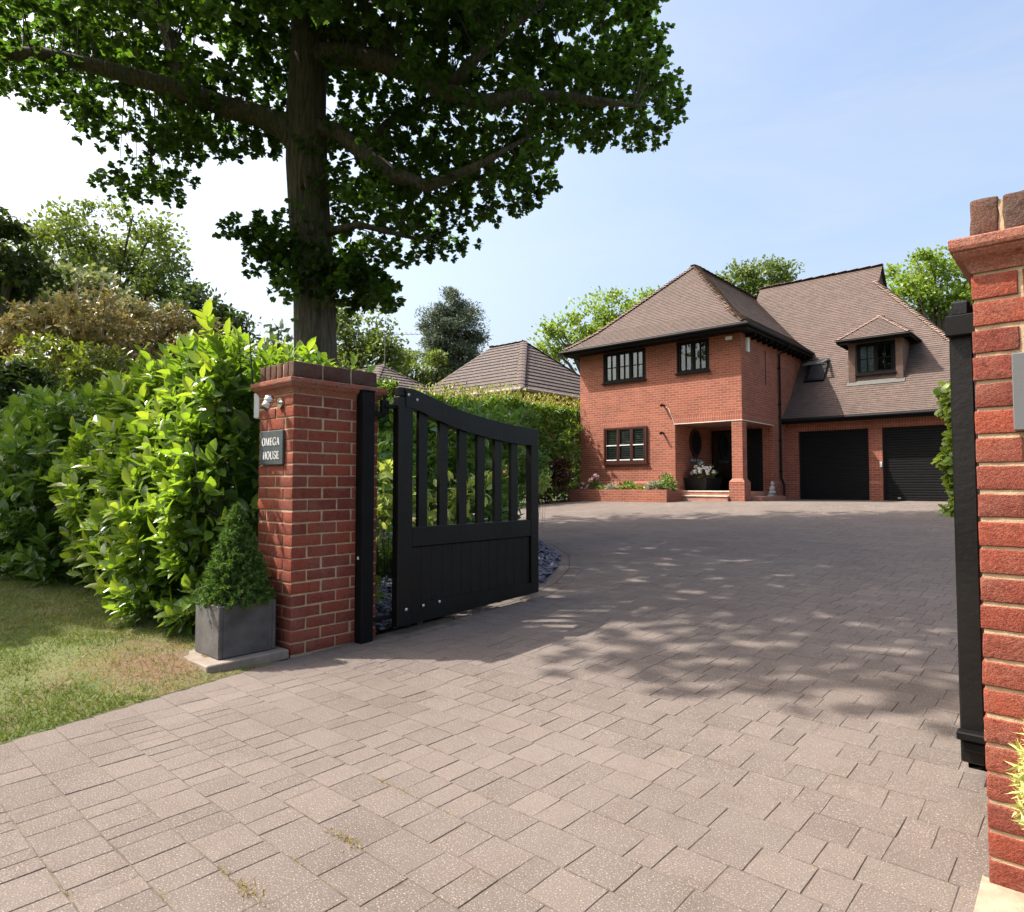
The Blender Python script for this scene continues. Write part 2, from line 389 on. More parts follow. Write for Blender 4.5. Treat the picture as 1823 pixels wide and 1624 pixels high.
# leaf templates
def lobed():
    pts = [(0,0,0),(.22,.06,.02),(.44,.18,-.04),(.34,.36,.03),(.54,.56,-.05),(.33,.68,.03),(.24,.90,0),(0,1.04,-.06),
           (-.24,.90,0),(-.33,.68,.03),(-.54,.56,-.05),(-.34,.36,.03),(-.44,.18,-.04),(-.22,.06,.02)]
    c = (0, .42, .05); vs = pts+[c]; n = len(pts)
    return vs, [(i, (i+1) % n, n) for i in range(n)]
def ellip(fold=.10, curl=.12):
    rows = [(0.0, .02), (.18, .15), (.45, .21), (.75, .15), (1.0, .01)]
    vs = []
    for y, w in rows:
        z = -curl*(y-.35)**2
        vs += [(-w, y, z+fold*w/.21), (0, y, z), (w, y, z+fold*w/.21)]
    fs = []
    for i in range(4):
        b = i*3; fs += [(b, b+1, b+4, b+3), (b+1, b+2, b+5, b+4)]
    return vs, fs
QUAD = ([(-.32, .0, .03), (0, -.12, 0), (.34, .42, .05), (.02, 1.0, -.05), (-.30, .55, .04)], [(0, 1, 2), (0, 2, 4), (4, 2, 3)])
NEEDLE = ([(-.09, 0, 0), (.09, 0, 0), (0, 1, 0)], [(0, 1, 2)])
LOB = lobed(); ELL = ellip()

def unit(n):
    v = rng.normal(size=(n, 3)); return v/np.linalg.norm(v, axis=1, keepdims=True)
def norm(v): return v/(np.linalg.norm(v, axis=1, keepdims=True)+1e-9)

def blob_leaves(blobs, per_m2, lsize, clump=.5, shell=.55, up=.5, droop=0.0):
    """blobs: list of (centre, (rx, ry, rz)). Leaves gather in clumps spread through each ellipsoid's outer volume."""
    C = []; A = []; Nn = []; R = []
    for c, rad in blobs:
        c = np.array(c); rad = np.array(rad, float)
        area = 4*PI*((rad[0]*rad[1])**1.6/3+(rad[0]*rad[2])**1.6/3+(rad[1]*rad[2])**1.6/3)**(1/1.6)
        nl = int(area*per_m2); ncl = max(6, int(area/(clump*clump*2.2)))
        d = unit(ncl); rr = (shell+(1.08-shell)*rng.random(ncl)**.7)
        cc = c+d*rad*rr[:, None]
        k = rng.integers(0, ncl, nl)
        cs = clump*(.55+.8*rng.random(ncl))
        off = np.clip(rng.normal(size=(nl, 3)), -1.7, 1.7)*np.array([1, 1, .62])*.45*cs[k][:, None]
        p = cc[k]+off
        out = norm((p-c)/rad)
        ax = norm(out*.6+unit(nl)*.9+np.array([0, 0, -droop]))
        no = norm(out*.5+np.array([0, 0, up])+unit(nl)*.75)
        tone = rng.random(ncl)
        C.append(p); A.append(ax); Nn.append(no); R.append(np.clip(tone[k]*.6+rng.random(nl)*.45, 0, 1))
    C = np.concatenate(C); A = np.concatenate(A); Nn = np.concatenate(Nn); R = np.concatenate(R)
    S = lsize*(.65+.7*rng.random(len(C)))
    return C, A, Nn, S, R

def pix_blobs(lst, t, zmul=1.0):
    out = []
    for b in lst:
        px, py, rx, ry = b[:4]; dt = b[4] if len(b) > 4 else 0
        p = at(px, py, t+dt); s = (t+dt)/FPX
        out.append((np.array(p), (rx*s, rx*s*zmul, ry*s)))
    return out

def trunk_limbs(mb, base, blobs, r0, top=None):
    c0 = np.mean([b[0] for b in blobs], 0)
    base = Vector(base); fork = Vector((base.x*.6+c0[0]*.4, base.y*.6+c0[1]*.4, base.z+(c0[2]-base.z)*.55))
    mid = (base+fork)/2+Vector((r0*.4, -r0*.3, 0))
    mb.tube([base, mid, fork], [r0*1.25, r0, r0*.8], 8)
    for c, rad in blobs:
        for j in range(3):
            d = Vector(unit(1)[0]); d.z = abs(d.z)
            e = Vector(c)+Vector((d.x*rad[0], d.y*rad[1], d.z*rad[2]))*.8
            m = (fork+e)/2+Vector(unit(1)[0])*r0; m.z += .1*(e-fork).length
            mb.tube([fork-Vector((0, 0, r0)), m, e], [r0*.55, r0*.32, r0*.08], 6)

def make_tree(name, label, cat, pb, t, leaf, per, lsize, basepx=None, r0=.22, group=None, clump=.8, zmul=1.0, shell=.45, tmpl=QUAD, wid=None, up=.5):
    blobs = pix_blobs(pb, t, zmul)
    c = np.mean([b[0] for b in blobs], 0) if basepx is None else np.array(at(basepx, 860, t))
    base = (c[0], c[1], gz(c[1])-.15)
    root = thing(name, label, cat, base, group)
    mb = MB(); trunk_limbs(mb, base, blobs, r0); mb.build('trunk', M['bark2'], root, smooth=True)
    C, A, Nn, S, R = blob_leaves(blobs, per, lsize, clump, shell, up)
    leafmesh('crown', LF[leaf], root, C, A, Nn, S, tmpl, R, None if wid is None else np.full(len(C), wid))
    return root

def make_shrub(name, label, cat, blobs, leaf, per, lsize, group=None, clump=.3, shell=.5, tmpl=ELL, wid=None, up=.6, droop=0):
    c = np.mean([b[0] for b in blobs], 0); gx = gz(c[1])-.05
    root = thing(name, label, cat, (c[0], c[1], gx), group)
    mb = MB()
    for k, (bc, rad) in enumerate(blobs):
        for j in range(4):
            d = unit(1)[0]*np.array(rad)*.7; e = bc+d
            s = Vector((bc[0]+d[0]*.25, bc[1]+d[1]*.25, gx)); q = min(1, rad[0]*1.4)*.018
            mb.tube([s, (s+Vector(e))/2+Vector((d[0]*.2, d[1]*.2, .05)), e], [q, q*.7, q*.3], 5)
    mb.build('stems', M['bark2'], root, smooth=True)
    C, A, Nn, S, R = blob_leaves(blobs, per, lsize, clump, shell, up, droop)
    ok = C[:, 2] > gx+.06
    leafmesh('foliage', LF[leaf], root, C[ok], A[ok], Nn[ok], S[ok], tmpl, R[ok], None if wid is None else np.full(ok.sum(), wid))
    return root

# ================================================================== SETTING
BED = [(-3.92, 2.7), (-3.93, 3.6), (-3.97, 4.4), (-4.2, 5.2), (-4.62, 6.0), (-5.25, 6.85), (-6.2, 7.7), (-7.5, 8.5), (-9.2, 9.2), (-11.2, 9.8), (-12.4, 10.2)]
def bed_x(y):
    for (xa, ya), (xb, yb) in zip(BED, BED[1:]):
        if ya <= y <= yb: return xa+(xb-xa)*(y-ya)/(yb-ya)
    return -12.4
def lawn_edge(y): return -3.83+(2.2-y)*.215
def drive_left(y):
    if y < 2.2: return lawn_edge(y)
    if y < 2.75: return -3.83
    if y <= 10.2: return bed_x(y)+.30
    return -12.4
def drive_right(y): return 1.1 if y < 2.2 else .15

def build_pavers():
    V = []; Fc = []; R = []
    pitch = .163; y = -1.55; row = 0
    rnd = random.Random(3)
    while y < 22.5:
        y1 = y+pitch; ym = (y+y1)/2
        left = drive_left(ym) if ym < 18.8 else -7.55
        if 17.85 < ym < 18.95: left = -13.6
        right = drive_right(ym)
        x = left; first = True
        while x < right-.05:
            ln = rnd.choice((.095, .110, .122, .122, .140, .163, .163, .203, .225)) if not first else rnd.choice((.17, .2, .23))
            if ym < 1.6 and x < -1.9-ym*.2 and not first: ln = rnd.choice((.075, .085, .122, .163, .122))
            first = False
            x0, x1 = x, min(x+ln, right); x += ln
            jx = .0016 if rnd.random() < .85 else .0034
            a0, a1, b0, b1 = x0+jx, x1-jx, y+.0020, y1-.0020
            if 17.75 < ym < 18.97 and a1 > -13.25 and a0 < -9.5: continue
            dz = rnd.gauss(0, .0004); tx = rnd.gauss(0, .0009); ty = rnd.gauss(0, .0014); e = .0013
            near = ym < 5
            jit = (lambda: rnd.gauss(0, .0016)) if near else (lambda: 0.0)
            cs = [(a0+jit(), b0+jit()), (a1+jit(), b0+jit()), (a1+jit(), b1+jit()), (a0+jit(), b1+jit())]
            mx, my = (a0+a1)/2, (b0+b1)/2
            b = len(V)
            for zz, ins in ((-.010, 0), (-.0009, 0), (0, e)):
                for (cx, cy), (sx, sy) in zip(cs, ((1, 1), (-1, 1), (-1, -1), (1, -1))):
                    px, py = cx+sx*ins, cy+sy*ins
                    V.append((px, py, gz(py)+zz+dz+(px-mx)*tx+(py-my)*ty))
            for lv in (0, 4):
                for k in range(4): Fc.append((b+lv+k, b+lv+(k+1) % 4, b+lv+4+(k+1) % 4, b+lv+4+k))
            Fc.append((b+8, b+9, b+10, b+11))
            R += [rnd.random()]*12
        y = y1; row += 1
    # curved double kerb course round the slate bed
    P = [Vector((x, y, 0)) for x, y in BED[1:]]
    seg = []
    for a, b_ in zip(P, P[1:]):
        n = max(1, round((b_-a).length/.16))
        for k in range(n): seg.append((a.lerp(b_, k/n), a.lerp(b_, (k+1)/n)))
    for a, b_ in seg:
        d = (b_-a).normalized(); nrm = Vector((d.y, -d.x, 0))
        for r0_, r1_ in ((.005, .15), (.157, .30)):
            q = [a+nrm*r0_+d*.003, b_+nrm*r0_-d*.003, b_+nrm*r1_-d*.003, a+nrm*r1_+d*.003]
            cen = sum(q, Vector())/4; b = len(V)
            for zz, k_ in ((-.02, 1.0), (.001, 1.0), (.006, .93)):
                for p in q:
                    pp = cen+(p-cen)*k_; V.append((pp.x, pp.y, gz(pp.y)+zz))
            for lv in (0, 4):
                for k in range(4): Fc.append((b+lv+k, b+lv+4+k, b+lv+4+(k+1) % 4, b+lv+(k+1) % 4))
            Fc.append((b+11, b+10, b+9, b+8)); R += [rnd.random()*.25]*12
    mb = MB(); mb.v = V; mb.f = Fc; mb.m = [0]*len(Fc)
    # jointing sand under the blocks
    def strip(x0, x1, ya, yb):
        b = len(mb.v)
        mb.add([(x0, ya, gz(ya)-.0026), (x1, ya, gz(ya)-.0026), (x1, yb, gz(yb)-.0026), (x0, yb, gz(yb)-.0026)], [(0, 1, 2, 3)], 1)
        R.extend([.5]*4)
    strip(-3.6, 1.2, -1.6, -.4); strip(-3.6, 1.2, -.4, .9); strip(-3.72, 1.2, .9, 1.7); strip(-3.84, .3, 1.7, 2.4); strip(-3.88, .3, 2.4, 4.4); strip(-12.6, .3, 4.4, 19.0)
    strip(-7.7, .3, 19.0, 22.6)
    o = mb.build('driveway', [M['paver'], M['joint']], rnd=R)
    structure(o)
build_pavers()

def build_ground():
    mb = MB()
    ys = [-220, -60, -20, -6, 2.4, 8, 14, 19, 30, 60, 120, 400]; xs = [-300, -90, -40, -20, -14, -6, 2, 12, 40, 90, 300]
    for y in ys:
        for x in xs:
            z = gz(y)-.03
            if x < -14 and y > 2: z += min(1.1, (-14-x)*.06)
            if y > 40: z += 0
            mb.v.append((x, y, z))
    n = len(xs)
    for j in range(len(ys)-1):
        for i in range(n-1):
            mb.f.append((j*n+i, j*n+i+1, (j+1)*n+i+1, (j+1)*n+i)); mb.m.append(0)
    structure(mb.build('ground', M['ground']))
build_ground()

def lawn_h(x, y):
    d = max(0, lawn_edge(y)-x)
    h = .001+.085*(1-math.exp(-d*1.6))+.035*min(d, 4)
    h += .025*noise.noise((x*2.1, y*2.1, 3.3))*min(1, d*3)+.014*noise.noise((x*7, y*7, 1.0))*min(1, d*4)
    return h
def build_lawn():
    mb = MB(); ny = 70; nx = 60
    for j in range(ny+1):
        y = -3.2+5.75*j/ny; e = lawn_edge(y) if y < 2.2 else -3.9
        for i in range(nx+1):
            s = (i/nx)**1.7; x = e+.014-s*9.5
            mb.v.append((x, y, lawn_h(x, y)-(.0 if i else .02)))
    for j in range(ny):
        for i in range(nx):
            a = j*(nx+1)+i; mb.f.append((a, a+nx+1, a+nx+2, a+1)); mb.m.append(0)
    structure(mb.build('verge', M['lawn'], smooth=True))
    n = 110000
    y = rng.uniform(-.4, 2.4, n); d = rng.random(n)**1.25*5.2; x = np.array([lawn_edge(v) for v in y])-.01-d
    keep = np.ones(n, bool); dry = np.zeros(n, bool); z = np.zeros(n)
    for i in range(n):
        dd = math.hypot(x[i]+4.1, y[i]-1.6)
        pn = noise.noise((x[i]*2.3, y[i]*2.3, 9))
        dry[i] = dd < .46+.35*pn
        if dry[i] and rng.random() < .6: keep[i] = False
        if pn > .35 and rng.random() < .6: keep[i] = False
        if -4.3 < x[i] < -3.8 and 1.68 < y[i]: keep[i] = False
        z[i] = lawn_h(x[i], y[i])-.004
    C = np.stack([x, y, z], 1)[keep]; k = len(C)
    A = norm(np.array([0, 0, 1.])+rng.normal(size=(k, 3))*np.array([.75, .75, .15])); Nn = unit(k)
    rr = np.clip(rng.random(k)*.7+.25*np.array([noise.noise((p[0]*1.7, p[1]*1.7, 5)) for p in C])+.1, 0, 1)
    rr = np.where(dry[keep] & (rng.random(k) < .7), .97, rr)
    o = leafmesh('lawn_grass', LF['grass'], None, C, A, Nn, .016+.024*rng.random(k), NEEDLE, rr)
    o['kind'] = 'stuff'
build_lawn()

def build_bed():
    mb = MB()
    ys = [2.7+i*.25 for i in range(31)]
    for y in ys:
        e = bed_x(y)
        for i in range(20):
            x = e-(i/19)*(e+13.5); mb.v.append((x, y, gz(y)+.012+.02*noise.noise((x*2, y*2, 0))*(i > 0)))
    for j in range(len(ys)-1):
        for i in range(19):
            a = j*20+i; mb.f.append((a, a+20, a+21, a+1)); mb.m.append(0)
    structure(mb.build('planting_bed', M['soil'], smooth=True))
    n = 9000
    y = rng.uniform(2.75, 8.2, n); x = np.array([bed_x(v) for v in y])-.02-rng.random(n)**1.3*1.6
    C = np.stack([x, y, np.array([gz(v) for v in y])+.02+.03*rng.random(n)], 1)
    A = norm(unit(n)*np.array([1, 1, .35])); Nn = norm(np.array([0, 0, 1.])+unit(n)*.55)
    chip = ([(-.30, 0, 0), (.28, .05, 0), (.36, .7, .02), (-.05, 1, 0), (-.4, .6, -.02), (-.30, 0, -.16), (.28, .05, -.16), (.36, .7, -.14), (-.05, 1, -.16), (-.4, .6, -.18)],
            [(0, 1, 2), (0, 2, 4), (4, 2, 3), (0, 5, 6), (0, 6, 1), (1, 6, 7), (1, 7, 2), (2, 7, 8), (2, 8, 3), (3, 8, 9), (3, 9, 4), (4, 9, 5), (4, 5, 0)])
    o = leafmesh('slate_chippings', M['slatechip'], None, C, A, Nn, .035+.045*rng.random(n), chip)
    o['kind'] = 'stuff'
build_bed()

def build_weeds():
    px = [(644,1482),(442,1578),(721,1405),(691,1390),(787,1331),(810,1430),(876,1415),(533,1531),(712,1380),(543,1452),(407,1548),(403,1552),(441,1574),(292,1592),(138,1584),
          (1100,1560),(1240,1600),(630,1350),(575,1415),(865,1300),(640,1560),(900,1368),(1448,1540),(1310,1595),(760,1610)]
    C = []; A = []; S = []
    for i, (a, b) in enumerate(px):
        p = ground_at(a, b); r = math.floor((p.y+1.55)/.163+.5)*.163-1.55
        big = (1.7 if i in (0, 1) else 1.0 if i < 15 else .7)
        for k in range(int(60*big)):
            C.append((p.x+random.gauss(0, .026*big), r+random.gauss(0, .007*big), gz(p.y)-.004)); S.append((.006+random.random()*.011)*big)
            A.append((random.gauss(0, .8), random.gauss(0, .8), .7))
    for k in range(1500):      # thin moss in the nearby joints
        y = -1.55+.163*random.randint(11, 22); x = random.uniform(-2.9, -.4)
        if noise.noise((x*1.6, y*1.6, 4)) < .12: continue
        C.append((x, y+random.gauss(0, .003), -.004)); S.append(.006+random.random()*.008); A.append((random.gauss(0, .6), random.gauss(0, .6), .6))
    o = leafmesh('joint_weeds', LF['weed'], None, C, A, unit(len(C)), S, NEEDLE); o['kind'] = 'stuff'
build_weeds()

# ================================================================== GATEWAY
def rbrick(V, Fc, Rn, x0, x1, y0, y1, z0, z1, r=.004, amp=.0015, step=.03, rv=None):
    """one weathered brick: a box with rounded, slightly uneven faces"""
    rv = random.random() if rv is None else rv
    j = lambda: random.gauss(0, .0012)
    x0 += j(); x1 += j(); y0 += j(); y1 += j(); z0 += j(); z1 += j()
    def cuts(a, b):
        n = max(1, round((b-a-2*r)/step)); return [a, a+r*.4, a+r]+[a+r+(b-a-2*r)*k/n for k in range(1, n)]+[b-r, b-r*.4, b]
    cs = [cuts(x0, x1), cuts(y0, y1), cuts(z0, z1)]; lo = (x0+r, y0+r, z0+r); hi = (x1-r, y1-r, z1-r)
    ids = {}; off = Vector((random.random()*50, random.random()*50, random.random()*50))
    def vid(i, jj, k):
        key = (i, jj, k)
        if key in ids: return ids[key]
        p = Vector((cs[0][i], cs[1][jj], cs[2][k])); q = Vector([min(max(p[a], lo[a]), hi[a]) for a in range(3)])
        n = p-q; n = n.normalized() if n.length > 1e-9 else Vector((0, 0, 1))
        d = r+amp*(noise.noise((p+off)*38)+.5*noise.noise((p+off)*95))
        ids[key] = len(V); V.append(tuple(q+n*d)); Rn.append(rv); return ids[key]
    n = [len(c)-1 for c in cs]
    for a in range(3):
        b, c = (a+1) % 3, (a+2) % 3
        for s_ in (0, n[a]):
            for p in range(n[b]):
                for q in range(n[c]):
                    f = []
                    for dp, dq in ((0, 0), (1, 0), (1, 1), (0, 1)):
                        t = [0, 0, 0]; t[a] = s_; t[b] = p+dp; t[c] = q+dq; f.append(vid(*t))
                    Fc.append(tuple(f if s_ else f[::-1]))
def brick_pillar(name, x0, y0, label, fine):
    w = .442; d = .668; x1, y1 = x0+w, y0+d; base = (x0+w/2, y0+d/2, 0)
    root = thing(name, label, 'gate pillar', base, 'brick pillars flanking the gateway')
    V = []; Fc = []; Rn = []; h = .0765; b = .105; st = .022 if fine else .045
    for c in range(22):
        z0 = .012+c*h; z1 = z0+h-.0105
        g = .0055
        if c % 2 == 0:
            spans = [(0, w/2-g, 0, b), (w/2+g, w, 0, b), (0, w/2-g, d-b, d), (w/2+g, w, d-b, d)]+[(p, q, s, t) for p, q in ((0, b), (w-b, w)) for s, t in ((b+2*g, d/2-g), (d/2+g, d-b-2*g))]
        else:
            spans = [(p, q, s, s+d/3-2*g) for p, q in ((0, b), (w-b, w)) for s in (0, d/3+g, 2*d/3+2*g)]+[(b+2*g, w-b-2*g, 0, b), (b+2*g, w-b-2*g, d-b, d)]
        for (a0, a1, c0, c1) in spans: rbrick(V, Fc, Rn, x0+a0, x0+a1, y0+c0, y0+c1, z0, z1, step=st)
    mb = MB(); mb.v = V; mb.f = Fc; mb.m = [0]*len(Fc); mb.build('brickwork', M['rb'], root, smooth=True, rnd=Rn)
    mo = MB(); mo.box(x0+.0052, x1-.0052, y0+.0052, y1-.0052, -.05, 1.70); mo.build('mortar', M['mortar'], root)
    # moulded oversailing course, profile bricks
    V = []; Fc = []; Rn = []
    prof = [(-.02, 1.694), (.002, 1.694), (.004, 1.704), (.014, 1.722), (.030, 1.736), (.037, 1.746), (.037, 1.752), (.043, 1.755), (.046, 1.764), (.046, 1.784), (.042, 1.789), (-.03, 1.792)]
    nseg = 24
    def ringpt(s, r):
        per = 4; k = int(s*4) % 4; f = s*4-int(s*4)
        cs = [(x0-r, y0-r), (x1+r, y0-r), (x1+r, y1+r), (x0-r, y1+r)]
        a, b2 = cs[k], cs[(k+1) % 4]; return a[0]+(b2[0]-a[0])*f, a[1]+(b2[1]-a[1])*f
    for (r, z) in prof:
        for k in range(nseg*4):
            s = k/(nseg*4); px, py = ringpt(s, r)
            n1 = .0016*noise.noise((px*30, py*30, z*30))
            V.append((px+n1, py+n1, z+.0012*noise.noise((px*12, py*12, 7)))); Rn.append((int(s*8)*37 % 10)/10)
    m_ = nseg*4
    for i in range(len(prof)-1):
        for k in range(m_): Fc.append((i*m_+k, i*m_+(k+1) % m_, (i+1)*m_+(k+1) % m_, (i+1)*m_+k))
    mb = MB(); mb.v = V; mb.f = Fc; mb.m = [0]*len(Fc); mb.build('moulding', M['mould'], root, rnd=Rn)
    V = []; Fc = []; Rn = []
    for i in range(6):
        for jx in range(3):
            a0 = x0+i*.0745; rbrick(V, Fc, Rn, a0+.002, a0+.0665, y0+jx*.223, y0+jx*.223+.216, 1.797, 1.902, r=.009, amp=.004, step=.022 if fine else .04)
    mb = MB(); mb.v = V; mb.f = Fc; mb.m = [0]*len(Fc); mb.build('coping', M['capb'], root, smooth=True, rnd=Rn)
    mo = MB(); mo.box(x0+.008, x1-.008, y0+.008, y1-.008, 1.785, 1.892); mo.build('coping_mortar', M['mortar'], root)
    return root
LX = -3.85
brick_pillar('gate_pillar', LX-.442, 2.235, 'red brick gate pillar beside the laurel hedge, with a slate house sign and steel spotlight', False)
rp = brick_pillar('gate_pillar', -.240, 2.235, 'red brick gate pillar cut off by the right edge, with a grey entry panel', True)
mb = MB()
mb.prism([(-.255, 2.0, .0), (-.225, 1.9, 0), (.3, 1.9, 0), (.3, 2.23, 0), (-.258, 2.26, 0)], (0, 0, .018)); mb.build('haunching', M['concrete'], rp)

# --- slate house sign
def letters(mb, text, org, ux, uz, n, h, gap=.18, depth=.003):
    """seriffed capitals drawn as thin raised shapes"""
    org = Vector(org); ux = Vector(ux); uz = Vector(uz); ex = Vector(n)*depth
    def P(poly, x): mb.prism([org+ux*((x+a)*h)+uz*(b*h) for a, b in poly], ex)
    def rect(x, a0, b0, a1, b1): P([(a0, b0), (a1, b0), (a1, b1), (a0, b1)], x)
    def ser(x, c, b, w=.26): rect(x, c-w/2, b, c+w/2, b+.045)
    def arc(x, cx, cy, rx, ry, t0, t1, th=.15, tv=.05, n_=14):
        for k in range(n_):
            q = []
            for t, s_ in ((k, 0), (k+1, 0), (k+1, 1), (k, 1)):
                a = math.radians(t0+(t1-t0)*t/n_); q.append((cx+(rx-(th if s_ else 0))*math.cos(a), cy+(ry-(tv if s_ else 0))*math.sin(a)))
            P(q, x)
    x = 0.0
    for ch in text:
        if ch == ' ': x += .45; continue
        if ch == 'O': arc(x, .40, .5, .40, .52, 0, 360, n_=24); w = .80
        elif ch == 'M':
            rect(x, .10, 0, .16, 1); rect(x, .80, 0, .95, 1); P([(.10, 1), (.26, 1), (.54, .08), (.46, .02)], x); P([(.80, 1), (.86, 1), (.54, .02), (.47, .02)], x)
            ser(x, .13, 0); ser(x, .87, 0, .32); ser(x, .13, .955); ser(x, .87, .955, .3); w = 1.05
        elif ch == 'E':
            rect(x, .10, 0, .25, 1); rect(x, .02, 0, .60, .055); rect(x, .02, .945, .58, 1); rect(x, .25, .48, .46, .54)
            rect(x, .56, 0, .61, .22); rect(x, .53, .80, .58, 1); rect(x, .43, .40, .47, .62); w = .66
        elif ch == 'G':
            arc(x, .42, .5, .42, .52, 48, 322, n_=20); rect(x, .60, .02, .74, .44); rect(x, .52, .40, .80, .445); rect(x, .70, .66, .75, .96); w = .82
        elif ch == 'A':
            P([(.06, 0), (.12, 0), (.46, 1), (.40, 1)], x); P([(.60, 0), (.78, 0), (.50, 1), (.36, 1)], x); rect(x, .20, .32, .62, .37); ser(x, .09, 0, .24); ser(x, .69, 0, .30); w = .84
        elif ch == 'H':
            rect(x, .12, 0, .27, 1); rect(x, .58, 0, .73, 1); rect(x, .27, .48, .58, .53)
            for c in (.195, .655):
                ser(x, c, 0, .3); ser(x, c, .955, .3)
            w = .85
        elif ch == 'U':
            rect(x, .10, .3, .25, 1); rect(x, .66, .3, .71, 1); arc(x, .405, .32, .305, .34, 180, 360, th=.10, tv=.06); ser(x, .175, .955, .3); ser(x, .685, .955, .24); w = .82
        elif ch == 'S':
            arc(x, .30, .745, .26, .275, 20, 270, th=.10, tv=.05); arc(x, .30, .255, .27, .275, -200, 90, th=.10, tv=.05)
            rect(x, .50, .74, .55, .98); rect(x, .03, .02, .08, .26); w = .62
        x += w+gap
    return x*h
sg = thing('house_sign', 'small dark slate sign reading OMEGA HOUSE on the left brick pillar', 'house sign', (-4.09, 2.225, 1.345))
mb = MB(); mb.bbox(-4.245, -3.945, 2.216, 2.234, 1.228, 1.455, .003); mb.build('plate', M['slate'], sg)
for wd, xx, zz, gp_ in (('OMEGA', -4.208, 1.357, .06), ('HOUSE', -4.195, 1.265, .08)):
    mb = MB(); letters(mb, wd, (xx, 2.2155, zz), (1, 0, 0), (0, 0, 1), (0, -1, 0), .052, gp_); mb.build('lettering', M['letter'], sg)

# --- spotlight
sp = thing('wall_spotlight', 'small shiny steel spotlight above the slate house sign', 'outdoor light', (-4.0, 2.235, 1.63))
mb = MB(); mb.tube([(-4.0, 2.234, 1.635), (-4.0, 2.220, 1.635)], .034, 16); mb.tube([(-4.0, 2.220, 1.635), (-4.0, 2.17, 1.642)], .010, 8); mb.build('bracket', M['steel'], sp, smooth=False)
mb = MB(); mb.sphere((-4.0, 2.15, 1.648), .036, 16, 0, (1, 1.05, .95)); mb.tube([(-4.0, 2.147, 1.635), (-4.003, 2.120, 1.592)], [.031, .030], 14); mb.build('lamp_head', M['steel'], sp, smooth=True)
mb = MB(); mb.tube([(-4.003, 2.120, 1.592), (-4.0035, 2.117, 1.588)], [.025, .025], 14); mb.build('lens', M['grey'], sp)
# --- ribbed white box
wb = MB(); wb.bbox(-4.372, -4.296, 2.24, 2.33, 1.555, 1.735, .006)
for k in range(5): wb.bbox(-4.366+k*.0145, -4.358+k*.0145, 2.232, 2.2395, 1.56, 1.73, .0015)
tag(wb.build('cable_box', M['white']), 'small white ribbed plastic box on the hedge side of the left brick pillar', 'cable box')
# --- entry panel on the right pillar
ep = thing('entry_panel', 'plain grey metal entry panel set in the right brick pillar', 'intercom', (-.07, 2.23, 1.35))
mb = MB(); mb.bbox(-.153, .01, 2.205, 2.236, 1.243, 1.452, .003); mb.build('faceplate', M['grey'], ep)
mb = MB()
for k in range(6): mb.bbox(-.10, -.045, 2.2035, 2.2048, 1.40-k*.009, 1.404-k*.009, .0004)
mb.build('speaker_grille', M['blackpl'], ep)

# --- steel gate posts
def gate_post(x0, x1, label):
    root = thing('gate_post', label, 'gate post', ((x0+x1)/2, 2.77, 0))
    mb = MB(); mb.bbox(x0, x1, 2.718, 2.818, -.02, 1.745, .004); mb.build('post', M['black'], root)
    mb = MB(); mb.bbox(x0-.003, x1+.003, 2.715, 2.821, 1.746, 1.757, .003); mb.build('cap', M['black'], root)
    return root
p_l = gate_post(LX, LX+.082, 'black steel gate post tight behind the left pillar, with a small square reflector')
mb = MB(); mb.box(LX+.030, LX+.048, 2.7155, 2.7172, .58, .60); mb.build('reflector', M['white'], p_l)
mb = MB()
mb.bbox(LX+.02, LX+.075, 2.80, 2.92, 1.585, 1.612, .003); mb.bbox(LX+.05, LX+.085, 2.88, 2.94, 1.60, 1.70, .003); mb.bbox(LX+.045, LX+.10, 2.90, 3.02, 1.645, 1.672, .003)
mb.tube([(LX+.065, 2.91, 1.58), (LX+.065, 2.91, 1.735)], .011, 8)
mb.build('hinge', M['black'], p_l)
mb = MB(); mb.bbox(LX+.05, LX+.075, 2.80, 3.02, .14, .17, .003); mb.build('hinge', M['black'], p_l)

